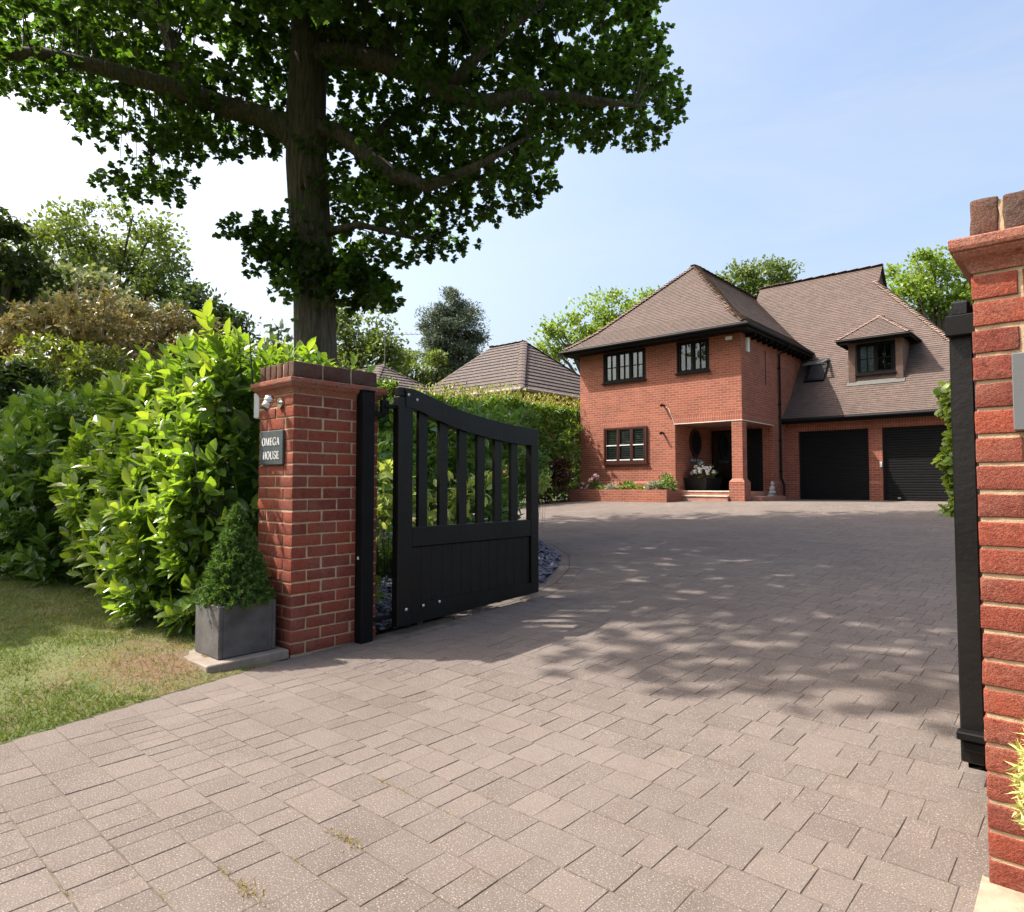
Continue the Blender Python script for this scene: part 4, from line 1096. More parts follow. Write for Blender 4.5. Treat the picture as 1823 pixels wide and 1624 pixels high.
[dr_.quad(*q) for q in steps((ex0, ey, ez), (ex1, ey, ez), (ex, ya, rz_), (ex, ya, rz_), 14)]
dr_.add([(ex1, ey, ez), (ex1, yh(ez)+.05, ez), (ex, ym+.05, rz_), (ex, ya, rz_)], [(0, 1, 2, 3)])
dr_.add([(ex0, ey, ez), (ex0, yh(ez)+.05, ez), (ex, ym+.05, rz_), (ex, ya, rz_)], [(0, 3, 2, 1)])
dro = dr_.build('dormer_roof', M['roof'], hs, uv=True)
bonnets([(ex0, ey, ez), (ex, ya, rz_)], dro, step=.115, w=.09, lift=.035); bonnets([(ex1, ey, ez), (ex, ya, rz_)], dro, step=.115, w=.09, lift=.035)
bonnets([(ex, ya, rz_), (ex, ym, rz_)], dro, step=.3, w=.11, lift=.03, name='ridge_tiles', flat=True)
de = MB(); de.box(ex0+.01, ex1-.01, ey+.005, ey+.03, ez-.12, ez-.012); de.box(ex0+.005, ex0+.03, ey+.031, yh(5.7), ez-.12, ez-.012); de.box(ex1-.03, ex1-.005, ey+.031, yh(5.7), ez-.12, ez-.012); de.box(ex0+.031, ex1-.031, ey+.031, dyf-.06, ez-.10, ez-.085)
de.tube([(ex0, ey-.03, ez-.05), (ex1+.03, ey-.03, ez-.05), (ex1+.03, yh(5.75), ez-.05)], .035, 6)
de.build('fascia', M['black'], dorm)
fl = MB(); fl.prism([(dx0-.05, dyf-.14, mz(dyf-.14-EY)+.02), (dx1+.05, dyf-.14, mz(dyf-.14-EY)+.02), (dx1+.05, dyf-.01, mz(dyf-.01-EY)+.02), (dx0-.05, dyf-.01, mz(dyf-.01-EY)+.02)], (0, -.01, .015)); fl.build('lead_flashing', M['lead'], dorm)
# roof window, opened outwards
sk = MB(); sy0, sy1, sx0, sx1 = 23.62, 24.35, -7.35, -6.72
def sp_(x, y, h=0): return Vector((x, y, mz(y-EY)))+Vector((0, -.753, .658))*h
for (xa, xb, ya_, yb2) in ((sx0, sx1, sy0, sy0+.07), (sx0, sx1, sy1-.07, sy1), (sx0, sx0+.07, sy0+.07, sy1-.07), (sx1-.07, sx1, sy0+.07, sy1-.07)):
    sk.prism([sp_(xa, ya_, .01), sp_(xb, ya_, .01), sp_(xb, yb2, .01), sp_(xa, yb2, .01)], Vector((0, -.753, .658))*.08)
sko = sk.build('roof_window', M['blackpl'], hs)
sk = MB()
pivot = sp_((sx0+sx1)/2, sy1-.1, .1); 
def sash(x, t, h=0):
    d = Vector((0, -.96, -.28)); nn = Vector((0, -.28, .96)); return Vector((x, pivot.y, pivot.z))+d*t+nn*h
for (xa, xb, t0, t1) in ((sx0, sx1, 0, .07), (sx0, sx1, .66, .73), (sx0, sx0+.07, .07, .66), (sx1-.07, sx1, .07, .66), (sx0+.07, sx1-.07, .34, .38)):
    sk.prism([sash(xa, t1), sash(xb, t1), sash(xb, t0), sash(xa, t0)], Vector((0, -.28, .96))*.05)
so = sk.build('sash', M['grey'], sko)
sk = MB(); sk.prism([sp_(sx0+.07, sy0+.07, .0), sp_(sx1-.07, sy0+.07, .0), sp_(sx1-.07, sy1-.07, .0), sp_(sx0+.07, sy1-.07, .0)], Vector((0, -.753, .658))*.014); sk.build('shaft', M['dark'], sko)
# small fittings on the walls
fx = MB(); fbox(fx, FRONT, -8.10, -7.90, 5.40, 5.50, .10, .13); fbox(fx, FRONT, -8.02, -7.98, 5.43, 5.47, .0, .10); 
fo = fx.build('flood_light', M['white'], hs)
fx = MB(); fbox(fx, RET, 19.32, 19.48, 5.08, 5.50, .0, .06); fx.v = fx.v; fo = fx.build('alarm_box', M['white'], hs)
for (u, v) in ((-10.22, 3.62), (-10.25, 2.73)):
    fx = MB(); fx.tube([FRONT.p(u, v, 0), FRONT.p(u, v, .17)], .035, 8); fx.tube([FRONT.p(u, v, .13), FRONT.p(u, v-.02, .19)], [.05, .045], 10); fx.build('wall_light', M['blackpl'], hs)
fx = MB(); fx.tube([FRONT.p(-10.20, 3.58, .01), FRONT.p(-10.05, 3.50, .015), FRONT.p(-9.95, 3.25, .012), FRONT.p(-9.86, 3.02, .012)], .008, 6); fx.build('cable', M['cream'], hs)
fx = MB(); fbox(fx, RET, 20.85, 20.9, 4.25, 5.35, .001, .012); fx.build('expansion_joint', M['dark'], hs)
fx = MB(); fbox(fx, GAR, -4.86, -4.80, 1.62, 1.78, .002, .05); fx.build('key_switch', M['white'], hs)

# ------------------------------------------------------------------ porch things
wp = thing('wall_plaque', 'small plaque lettered OMEGA HOUSE inside the brick porch under the oval window', 'plaque', (-9.83, 20.4, 1.95))
mb = MB(); mb.bbox(-9.8375, -9.822, 19.92, 20.86, 1.80, 1.97, .003); mb.build('plate', M['slate'], wp)
for wd, yy in (('OMEGA', 19.96), ('HOUSE', 20.44)):
    mb = MB(); letters(mb, wd, (-9.8215, yy, 1.838), (0, 1, 0), (0, 0, 1), (1, 0, 0), .094, .05); mb.build('lettering', M['letter'], wp)
def ball_plant(c, r, leaf, petal, nfl, label, name='flowering_plant', cat='plant', group=None, pet=.06, nl=260, ls=.09):
    root = thing(name, label, cat, (c[0], c[1], c[2]), group)
    n = nl; d = unit(n); d[:, 2] = abs(d[:, 2]); C = np.array(c)+d*np.array(r)*(.5+.55*rng.random((n, 1)))
    leafmesh('foliage', LF[leaf], root, C, norm(d+unit(n)*.6), norm(d+unit(n)*.7+np.array([0, 0, .6])), ls*(.6+.7*rng.random(n)), ELL, None, np.full(n, 1.3))
    mb = MB(); mb.tube([c, (c[0]+.02, c[1], c[2]+r[2]*.6)], [.012, .005], 5); mb.build('stem', M['bark2'], root)
    if petal:
        for k in range(nfl):
            mb = MB()
            d = unit(1)[0]; d[2] = abs(d[2])*.9+.15; d[1] = -abs(d[1]); p = np.array(c)+d*np.array(r)*1.02
            for q in range(9):
                o = unit(1)[0]*pet*.55; mb.sphere(tuple(p+o), pet*.42, 6, 0, (1, 1, .7))
            mb.build('flower_head', M[petal], root, smooth=True)
    return root
pt = thing('porch_planter', 'tall black planter in the brick porch under white flowers', 'planter', (-9.35, 20.1, G+.27))
mb = MB(); mb.add([(-9.72, 19.55, G+.275), (-9.12, 19.55, G+.275), (-9.12, 20.55, G+.275), (-9.72, 20.55, G+.275), (-9.80, 19.45, 1.30), (-9.04, 19.45, 1.30), (-9.04, 20.65, 1.30), (-9.80, 20.65, 1.30)], [(0, 3, 2, 1), (0, 1, 5, 4), (1, 2, 6, 5), (2, 3, 7, 6), (3, 0, 4, 7), (4, 5, 6, 7)])
mb.build('pot', M['blackpl'], pt)
ball_plant((-9.40, 20.05, 1.30), (.36, .5, .45), 'bedgreen', 'petalw', 15, 'bushy plant with white flower heads in the black porch planter', pet=.085)
om = thing('garden_ornament', 'small pale stone seated figure on the side step beside the downpipe', 'ornament', (-7.48, 20.75, G+.13))
mb = MB(); c = (-7.48, 20.75); z0 = G+.131
mb.bbox(c[0]-.10, c[0]+.10, c[1]-.15, c[1]+.15, z0, z0+.05, .01); mb.sphere((c[0], c[1], z0+.11), .13, 12, 0, (.8, 1.05, .55)); mb.sphere((c[0], c[1], z0+.23), .10, 12, 0, (.8, .95, 1.15)); mb.build('body', M['ornament'], om, smooth=True)
mb = MB(); mb.sphere((c[0]+.01, c[1], z0+.385), .062, 12, 0, (1, .95, 1.1)); mb.sphere((c[0], c[1], z0+.455), .025, 8); mb.build('head', M['ornament'], om, smooth=True)
# raised brick bed and its plants
bp = thing('raised_bed', 'low red brick raised flower bed along the front of the house', 'flower bed', (-11.4, 18.3, G))
mb = MB(); x0, x1, y0, y1, zt = -13.2, -9.54, 17.80, 18.92, .93
zb = gz(17.8)-.05
for (a, b, c_, d_) in ((x0, x1, y0, y0+.22), (x0, x0+.22, y0+.22, y1), (x1-.22, x1, y0+.22, y1)): mb.box(a, b, c_, d_, zb, zt)
mb.build('brickwork', M['brick'], bp, uv=True)
mb = MB(); mb.box(x0+.21, x1-.21, y0+.21, y1, zb, zt-.06); mb.build('earth', M['soil'], bp)
gp = 'plants in the raised brick flower bed'
zt -= .05
ball_plant((-12.86, 18.12, zt), (.2, .2, .26), 'bedgreen', 'petalp', 7, 'low pink flowering plant at the far left of the raised brick bed', group=gp, pet=.06)
ball_plant((-12.42, 18.22, zt), (.22, .2, .52), 'bedgreen', 'petalp', 8, 'tallest pink flowering plant in the raised brick bed', group=gp, pet=.085)
ball_plant((-12.05, 18.1, zt), (.26, .2, .17), 'bedgreen', None, 0, 'low plain green mound right of the pink flowers in the raised bed', group=gp, ls=.05, nl=420)
ball_plant((-11.65, 18.08, zt), (.22, .18, .2), 'silver', None, 0, 'small silver leaved plant between two green plants in the raised bed', group=gp, ls=.08)
ball_plant((-11.05, 18.12, zt), (.34, .2, .27), 'bedgreen', None, 0, 'spreading leafy green plant in the middle of the raised bed', group=gp, ls=.10)
ball_plant((-10.55, 18.1, zt), (.2, .18, .16), 'yellowgreen', None, 0, 'small yellow green plant in the raised bed, left of the silver bush', group=gp, ls=.06)
ball_plant((-10.1, 18.12, zt), (.30, .2, .27), 'silver', None, 0, 'pale silver bush with long leaves near the right end of the raised bed', group=gp, ls=.11, nl=360)
ball_plant((-9.78, 18.25, zt), (.28, .24, .48), 'bedgreen', None, 0, 'tall bright green bush at the right end of the raised bed', group=gp, ls=.10, nl=420)

# ================================================================== NEIGHBOURS
def hip_house(name, label, cx0, cx1, cy0, cy1, ez, rz, rx0, rx1, wallmat, extras=True):
    root = thing(name, label, 'bungalow', ((cx0+cx1)/2, (cy0+cy1)/2, G))
    ym = (cy0+cy1)/2; mb = MB()
    A, B, C, D = (cx0, cy0, ez), (cx1, cy0, ez), (cx1, cy1, ez), (cx0, cy1, ez); E, F_ = (rx0, ym, rz), (rx1, ym, rz)
    n = round((Vector(F_)-Vector((cx1, ym, ez))).length/.3)
    for Q in ((A, B, F_, E), (B, C, F_, F_), (C, D, E, F_), (D, A, E, E)):
        for q in steps(*Q, n, .035): mb.quad(*q)
    r = mb.build('roof', M['roof2'], root, uv=True)
    for pts in ([A, E], [B, F_], [C, F_], [D, E], [F_, E]): bonnets(pts, r, step=.38, w=.16, lift=.03, name='ridge_tiles', flat=True, mat='ridge2')
    mb = MB(); o = .45; mb.box(cx0+o, cx1-o, cy0+o, cy1-o, G-.3, ez-.02); mb.build('wall', M[wallmat], root, uv=True)
    mb = MB(); mb.tube([(cx0, cy0-.06, ez-.05), (cx1+.06, cy0-.06, ez-.05), (cx1+.06, cy1, ez-.05)], .07, 8)
    mb.box(cx0, cx1, cy0+.0, cy0+.03, ez-.2, ez-.03); mb.box(cx1-.03, cx1, cy0+.031, cy1, ez-.2, ez-.03); mb.box(cx0+.03, cx1-.031, cy0+.031, cy0+.45, ez-.2, ez-.18); mb.box(cx1-.45, cx1-.031, cy0+.45, cy1, ez-.2, ez-.18)
    mb.build('gutter', M['oldgutter'], root)
    if extras:
        fr = Fr((0, cy0+.45, 0), (1, 0, 0), (0, -1, 0)); x = cx1-.9
        for k in range(3):
            w = MB(); a, b = x-1.1, x; fbox(w, fr, a, b, ez-1.5, ez-1.43, .0, .06); fbox(w, fr, a, b, ez-.27, ez-.20, .0, .06)
            for q in range(4): xx = a+(b-a-.06)*q/3; fbox(w, fr, xx, xx+.06, ez-1.43, ez-.27, .0, .06)
            wo = w.build('window', M['white'], root); w = MB(); fbox(w, fr, a+.05, b-.05, ez-1.42, ez-.28, .01, .02); w.build('pane', M['blackpl'], wo); x -= 1.35
    return root
cb = at(926, 690, 26)
hip_house('bungalow', 'neighbouring bungalow with a brown hipped tile roof behind the red tipped hedge', -23.7, cb.x, cb.y, cb.y+8.0, cb.z, cb.z+2.98, -22.2, cb.x-3.2, 'brick')
ap = at(680, 649, 30)
hr = hip_house('outbuilding', 'smaller brown hipped roof just left of the big bungalow roof', ap.x-4.6, ap.x+3.6, ap.y-3.6, ap.y+3.6, ap.z-2.5, ap.z, ap.x-1.5, ap.x-.1, 'brick', extras=False)
mb = MB(); q = Vector((ap.x+.2, ap.y, ap.z))
mb.tube([q-Vector((0, 0, .3)), q+Vector((0, 0, 1.5))], .02, 6); mb.tube([q+Vector((-.2, .0, 1.4)), q+Vector((1.5, 1.2, 1.35))], .012, 5)
for k in range(9): s = q+Vector((-.1+k*.17, k*.135, 1.39)); mb.tube([s+Vector((.2, -.25, 0)), s+Vector((-.2, .25, 0))], .007, 4)
mb.build('tv_aerial', M['grey'], hr)
# ================================================================== BIG OAK
def in_poly(x, y, P):
    c = False; j = len(P)-1
    for i in range(len(P)):
        if (P[i][1] > y) != (P[j][1] > y) and x < (P[j][0]-P[i][0])*(y-P[i][1])/(P[j][1]-P[i][1])+P[i][0]: c = not c
        j = i
    return c
OT = 12.0
def build_oak():
    base = at(562, 860, OT); base.z = gz(base.y)-.1
    root = thing('oak_tree', 'huge broadleaf tree with a thick bare trunk spreading over the driveway', 'tree', base)
    pts = [Vector((base.x, base.y, base.z)), at(562, 640, OT), at(560, 520, OT), at(552, 400, OT), at(546, 290, OT), at(545, 200, OT), at(550, 80, OT), at(548, -60, OT)]
    top = pts[-1]; pts += [top+Vector((.3, .2, 2.0)), top+Vector((0, .6, 4.2)), top+Vector((.2, .5, 6.0))]
    mb = MB(); mb.tube(pts, [.50, .385, .375, .37, .375, .36, .33, .30, .24, .15, .05], 20)
    limbs = []
    def limb(p, r):
        P = [at(*q) for q in p]; limbs.append(P); mb.tube(P, r, 10)
    limb([(548, 262, 12), (505, 228, 11.9), (462, 207, 11.8), (400, 190, 11.6), (335, 165, 11.3), (250, 140, 11), (170, 118, 10.8), (80, 98, 10.5), (-40, 92, 10.2), (-160, 70, 10)], [.30, .22, .20, .185, .165, .14, .125, .11, .09, .05])
    limb([(340, 170, 11.4), (312, 110, 11.6), (296, 55, 11.9), (270, -10, 12.2), (235, -90, 12.6)], [.13, .12, .11, .10, .06])
    limb([(552, 105, 12), (610, 95, 11.7), (680, 110, 11.4), (740, 135, 11.2), (800, 165, 11), (860, 182, 10.9), (930, 172, 10.8), (1000, 172, 10.7), (1080, 182, 10.6), (1140, 190, 10.6)], [.26, .2, .18, .16, .145, .13, .105, .085, .06, .02])
    limb([(548, 225, 12), (600, 235, 11.8), (650, 275, 11.5), (700, 310, 11.3), (760, 332, 11.1), (815, 312, 10.9), (870, 285, 10.8), (950, 238, 10.7)], [.2, .16, .145, .13, .11, .085, .06, .02])
    limb([(790, 165, 11), (850, 100, 10.9), (920, 40, 10.8), (1000, -20, 10.8)], [.1, .09, .07, .04])
    limb([(556, 420, 12), (640, 400, 11.6), (720, 420, 11.3), (760, 432, 11.2)], [.10, .06, .035, .015])
    limb([(560, 470, 12), (620, 480, 11.7), (660, 500, 11.6)], [.05, .03, .01]); limb([(553, 470, 12), (510, 445, 11.8), (480, 430, 11.7)], [.04, .02, .008])
    limb([(548, 20, 12), (470, -40, 13), (380, -120, 14), (300, -200, 15)], [.2, .16, .12, .05]); limb([(550, -20, 12), (640, -80, 13), (760, -160, 14), (880, -220, 15)], [.2, .15, .1, .05])
    limb([(548, -100, 12), (500, -220, 10.6), (440, -330, 9.6), (400, -420, 9)], [.18, .13, .09, .04]); limb([(548, -150, 12), (640, -300, 11), (760, -420, 10), (900, -480, 9.4)], [.16, .12, .08, .03])
    limb([(640, 280, 11.6), (690, 220, 12.6), (760, 180, 13.6), (860, 120, 14.6)], [.11, .09, .06, .03])
    allp = np.array([tuple(a.lerp(b, k/6)) for P in limbs+[pts[5:]] for a, b in zip(P, P[1:]) for k in range(6)])
    RIGHT = [(560, -60), (1165, -60), (1160, 40), (1180, 115), (1185, 220), (1155, 245), (1115, 240), (1050, 240), (985, 255), (950, 285), (955, 330), (922, 384), (885, 350), (852, 400), (800, 445), (745, 442), (700, 470), (695, 520), (640, 545), (605, 510), (590, 430), (575, 300)]
    LEFT = [(-330, -60), (570, -60), (540, 190), (500, 285), (440, 262), (405, 292), (370, 258), (318, 285), (290, 352), (225, 338), (185, 285), (165, 215), (110, 178), (50, 150), (-330, 150)]
    SMALL = [(420, 385), (520, 400), (525, 540), (490, 490), (430, 432)]
    SUB = [(600, 480), (690, 470), (700, 530), (650, 548), (600, 545)]
    S = []
    def fill(P, n, tm, ts, lo=8.6, hi=16):
        xs = [p[0] for p in P]; ys = [p[1] for p in P]; k = 0
        while k < n:
            x, y = random.uniform(min(xs), max(xs)), random.uniform(min(ys), max(ys))
            if not in_poly(x, y, P) or (tm < 11 and 480 < x < 625): continue
            t = min(hi, max(lo, random.gauss(tm, ts)))
            p = at(x, y, t)
            S.append((p, random.choice((.14, .2, .25)) if y > 380 else random.choice((.17, .24, .32)))); k += 1
    fill(RIGHT, 400, 13.2, 1.1, 11.5); fill(LEFT, 320, 13.2, 1.1, 11.5); fill(RIGHT, 40, 10.4, .6); fill(LEFT, 34, 10.4, .6); fill(SMALL, 26, 11.9, .3); fill(SUB, 20, 11.9, .3)
    # ragged outline: sprays hanging just at the silhouette
    for P in (RIGHT, LEFT):
        for a, b in zip(P, P[1:]+P[:1]):
            if a[1] < -30 and b[1] < -30: continue
            n = int(math.hypot(a[0]-b[0], a[1]-b[1])/26)
            for k in range(n):
                f = random.random(); x = a[0]+(b[0]-a[0])*f+random.gauss(0, 9); y = a[1]+(b[1]-a[1])*f+random.gauss(0, 9)
                if 500 < x < 600 or x < -100: continue
                S.append((at(x, y, random.gauss(12.2, .8)), random.choice((.12, .17, .2))))
    # upper crown above the picture
    cx = pts[6]; k = 0
    while k < 1150:
        d = unit(1)[0]; r = random.random()**.42
        p = Vector((-8.2+d[0]*7.6*r, 5.9+d[1]*6.7*r, 10.4+d[2]*4.4*r))
        f = Fx*p.x+Fy*p.y; v = p.z-CAMZ
        if f > .5:
            qy = 862-FPX*v/f; qx = 911.5+FPX*(Rx*p.x+Ry*p.y)/f
            if qy > (-25 if qx < 1040 else -480): continue
        if p.y+.42*p.z < 2.35+.3*random.random() or p.x+.6*p.z > 1.2: continue
        S.append((p, .36)); k += 1
    def sun_gap(p):
        gx, gy = p.x+.6*p.z, p.y+.42*p.z
        if ((gx+3.9)/1.0)**2+((gy-4.25)/.75)**2 < 1: return True
        if ((gx+.9)/.8)**2+((gy-5.1)/.6)**2 < 1: return random.random() < .55
        if ((gx+3.0)/.7)**2+((gy-7.4)/.6)**2 < 1: return random.random() < .5
        return False
    S = [q for q in S if not sun_gap(q[0])]
    C = []; A = []; Nn = []; R = []
    tw = MB()
    for p, sig in S:
        pa = np.array(p); d = np.linalg.norm(allp-pa, axis=1); j = int(d.argmin())
        if .15 < d[j] < 2.0:
            q = Vector(allp[j]); m = (q+p)/2+Vector((0, 0, .12*d[j])); tw.tube([q, m, p], [.010+.003*d[j], .008, .003], 4, cap=False)
        m = max(2, int(random.uniform(9, 17)*(sig/.3)**1.25*(.58 if sig > .35 else 1))); tone = random.random()
        off = np.clip(rng.normal(size=(m, 3)), -1.6, 1.6)*np.array([sig, sig, sig*.5])
        k = rng.integers(7, 12, m); idx = np.repeat(np.arange(m), k); n = len(idx)
        ax = norm(unit(n)+np.array([0, 0, -.05])+off[idx]/sig*.25)
        C.append(pa+off[idx]+ax*.015); A.append(ax); Nn.append(norm(np.array([0, 0, 1.])+unit(n)*.5)); R.append(np.clip(tone*.5+rng.random(n)*.5, 0, 1))
    # epicormic shoots on the trunk
    for k in range(60):
        y = random.choice((random.uniform(420, 545), random.uniform(440, 530), random.uniform(230, 560))); x = 556+random.uniform(-45, 45)
        p = np.array(at(x, y, 12-.36-random.random()*.12)); n = 9; off = rng.normal(size=(n, 3))*.11
        C.append(p+off); A.append(unit(n)); Nn.append(norm(np.array([-.5, -.6, .6])+unit(n)*.6)); R.append(rng.random(n)*.8)
    C = np.concatenate(C); A = np.concatenate(A); Nn = np.concatenate(Nn); R = np.concatenate(R)
    tr = mb.build('trunk', M['bark'], root, smooth=True)
    tw.build('twigs', M['bark2'], root, smooth=True)
    leafmesh('crown', LF['oak'], root, C, A, Nn, .078+.050*rng.random(len(C)), LOB, R)
build_oak()

# ================================================================== LAUREL HEDGE
def laurel(name, label, x0, x1, y0, y1, ztop, leaf, shoots, ls, group, foot=.12, bulge=.25, inner=True):
    cx, cy = (x0+x1)/2, (y0+y1)/2
    root = thing(name, label, 'hedge', (cx, cy, .1), group)
    C = []; A = []; Nn = []; R = []
    stems = MB()
    def surf():
        u = random.random(); f = random.random()
        bx = random.uniform(x0, x1); n1 = noise.noise((bx*1.3, 2.2, cx))
        top = ztop(bx)+.16*n1+.10*noise.noise((bx*4, 5, 1))
        if f < .62:    # front face, bulging
            z = foot+(top-foot)*random.random()**.9; s = (z-foot)/(top-foot)
            y = y0-bulge*math.sin(PI*min(1, s*1.05))+.22*s+.20*noise.noise((bx*1.8, z*1.8, 1.5))+.08*noise.noise((bx*5, z*5, 1.5))
            out = Vector((0, -1, .25+.6*s))
        elif f < .86:   # top
            y = random.uniform(y0, y1); z = top+.10*noise.noise((bx*2, y*2, 8)); out = Vector((0, -.25, 1))
        else:           # ends
            sx = random.choice((-1, 1)); bx = x0 if sx < 0 else x1; z = random.uniform(foot, ztop(bx)); y = random.uniform(y0-.1, y1); bx += sx*.1*noise.noise((y*3, z*3, 2)); out = Vector((sx, -.2, .3))
        return Vector((bx, y, z)), out.normalized()
    for s in range(shoots):
        p, out = surf(); dep = random.random()**2*.30 if s % 3 else -.02-.12*random.random()
        p = p-out*dep; tone = random.random()
        d = (out*.8+Vector(unit(1)[0])*.55+Vector((0, 0, .45))).normalized()
        ln = random.uniform(.10, .24); nleaf = random.randint(7, 11)
        if s % 4 == 0: stems.tube([p-d*.25, p+d*ln], [.006, .003], 4, cap=False)
        side = d.cross(Vector((0, 0, 1)))
        side = side.normalized() if side.length > .1 else Vector((1, 0, 0)); s2 = d.cross(side)
        for k in range(nleaf):
            a = k*2.4+random.random(); f = k/nleaf; q = p+d*ln*f
            lat = side*math.cos(a)+s2*math.sin(a)
            ax = (lat*(1.05-.55*f)+d*(.25+.75*f)+Vector((0, 0, -.12*(1-f)))).normalized()
            C.append(tuple(q)); A.append(tuple(ax)); nrm = d-ax*d.dot(ax)+Vector((0, 0, .35))+Vector(unit(1)[0])*.2; Nn.append(tuple(nrm))
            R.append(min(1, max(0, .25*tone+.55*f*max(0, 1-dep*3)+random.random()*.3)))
    keep = [i for i, c in enumerate(C) if not (c[0] > -4.50 and c[1] < 2.5 and c[2] > 1.3)]
    C = [C[i] for i in keep]; A = [A[i] for i in keep]; Nn = [Nn[i] for i in keep]; R = [R[i] for i in keep]
    n = len(C); S = ls*(.5+.75*rng.random(n))
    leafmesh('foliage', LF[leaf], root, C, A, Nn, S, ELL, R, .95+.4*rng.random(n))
    if inner:
        for k in range(int((x1-x0)*10)):
            b = (random.uniform(x0+.1, x1-.1), random.uniform(y0+.2, y1-.1)); t = Vector((b[0]+random.uniform(-.3, .3), b[1]+random.uniform(-.4, .2), random.uniform(.8, ztop(b[0])-.1)))
            stems.tube([(b[0], b[1], 0), (Vector((b[0], b[1], 0))+t)/2+Vector((.05, 0, .1)), t], [.028, .018, .006], 5)
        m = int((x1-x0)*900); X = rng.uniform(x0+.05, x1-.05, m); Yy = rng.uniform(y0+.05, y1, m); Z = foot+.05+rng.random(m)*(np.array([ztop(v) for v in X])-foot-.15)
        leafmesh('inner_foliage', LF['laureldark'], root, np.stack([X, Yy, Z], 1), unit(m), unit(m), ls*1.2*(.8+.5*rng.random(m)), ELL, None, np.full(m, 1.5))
    stems.build('stems', M['bark2'], root, smooth=True)
HG = 'laurel hedges along the front verge'
laurel('laurel_hedge', 'sunlit bright yellow green laurel hedge beside the left gate pillar', -6.75, -4.46, 2.0, 3.3, lambda x: 1.84+(x+6.75)*.05, 'laurel', 1250, .120, HG)
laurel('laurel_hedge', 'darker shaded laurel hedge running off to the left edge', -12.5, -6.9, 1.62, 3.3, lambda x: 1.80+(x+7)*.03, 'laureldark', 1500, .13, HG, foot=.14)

# ================================================================== SHRUBS, HEDGES AND TREES BEHIND
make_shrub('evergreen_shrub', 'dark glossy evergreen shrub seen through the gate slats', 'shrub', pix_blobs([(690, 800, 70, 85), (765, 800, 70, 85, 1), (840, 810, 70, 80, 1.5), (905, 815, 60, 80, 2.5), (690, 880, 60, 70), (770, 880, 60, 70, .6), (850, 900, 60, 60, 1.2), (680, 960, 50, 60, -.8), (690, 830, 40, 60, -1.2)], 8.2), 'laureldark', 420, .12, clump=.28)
make_shrub('variegated_shrub', 'low bright variegated shrub behind the lower half of the gate slats', 'shrub', pix_blobs([(684, 860, 30, 45), (730, 905, 45, 45, .2), (790, 900, 40, 40, .6), (838, 880, 22, 30, 1.0)], 6.3), 'varieg', 170, .13, clump=.2)
def long_hedge():
    x0, x1, y0, y1 = -15.0, -13.75, 10.8, 24.0
    root = thing('photinia_hedge', 'tall clipped hedge with red tinted tips along the left boundary', 'hedge', ((x0+x1)/2, 17, gz(17)))
    n = 30000; C = []; A = []; Nn = []; R = []; tip = []
    for k in range(n):
        y = random.uniform(y0, y1); h = 3.74-.5*max(0, (15-y)/4.2)+.18*noise.noise((y*.8, 1, 1))+.14*noise.noise((y*2.6, 4, 1)); f = random.random()
        if f < .55: z = gz(y)+.1+(h-gz(y)-.1)*random.random(); x = x1+.18*noise.noise((y*1.5, z*1.5, 3))+.12*noise.noise((y*4, z*4, 2))-random.random()**2*.35; o = np.array([1, -.2, .25])
        elif f < .8: x = random.uniform(x0, x1); z = h+.12*noise.noise((x*3, y*3, 1))-random.random()**2*.3; o = np.array([.1, 0, 1.])
        else: y = y0+random.random()*.3; x = random.uniform(x0, x1); z = gz(y)+.1+(h-gz(y))*random.random(); o = np.array([0, -1, .2])
        C.append((x, y, z)); A.append(o*.5+rng.normal(size=3)*.6); Nn.append(o*.6+rng.normal(size=3)*.5+np.array([0, 0, .5]))
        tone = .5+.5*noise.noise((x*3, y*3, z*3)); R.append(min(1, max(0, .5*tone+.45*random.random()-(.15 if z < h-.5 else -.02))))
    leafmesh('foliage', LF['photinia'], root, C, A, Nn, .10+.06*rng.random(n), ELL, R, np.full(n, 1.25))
    m = 3000; C = []; A = []
    for k in range(m):
        y = random.uniform(y0, y1); 
        if noise.noise((y*1.7, 3, 2)) < -.15 and random.random() < .8: continue
        h = 3.74-.5*max(0, (15-y)/4.2)+.18*noise.noise((y*.8, 1, 1))+.14*noise.noise((y*2.6, 4, 1)); x = random.uniform(x0+.1, x1+.12)
        C.append((x, y, h+.02+random.random()**2*.42)); A.append((random.gauss(0, .45), random.gauss(0, .45), .8))
    leafmesh('young_shoots', LF['phototip'], root, C, A, unit(len(C)), .09+.05*rng.random(len(C)), ELL)
    mb = MB()
    for k in range(26):
        y = y0+.3+k*.5; mb.tube([(-14.4, y, gz(y)-.1), (-14.45, y+.1, 1.8), (-14.4+random.uniform(-.3, .3), y, 3.4)], [.05, .04, .02], 6)
    mb.build('stems', M['bark2'], root, smooth=True)
long_hedge()
make_shrub('copper_shrub', 'dark copper leaved shrub left of the house corner', 'shrub', pix_blobs([(975, 850, 34, 36), (1002, 852, 20, 34, .5), (950, 856, 28, 40, -.6)], 21.5), 'copper', 150, .14, clump=.3)
make_shrub('evergreen_shrub', 'dark bushy evergreen right of the gate end, below the red tipped hedge', 'shrub', pix_blobs([(985, 785, 32, 46), (1008, 775, 16, 44, .5), (955, 800, 34, 56, -.5)], 22.5), 'laureldark', 120, .15, clump=.35)
make_shrub('small_shrub', 'small bright green shrub just beyond the free end of the gate', 'shrub', pix_blobs([(966, 858, 9, 18), (956, 862, 12, 16)], 12.5), 'varieg', 900, .09, clump=.12)
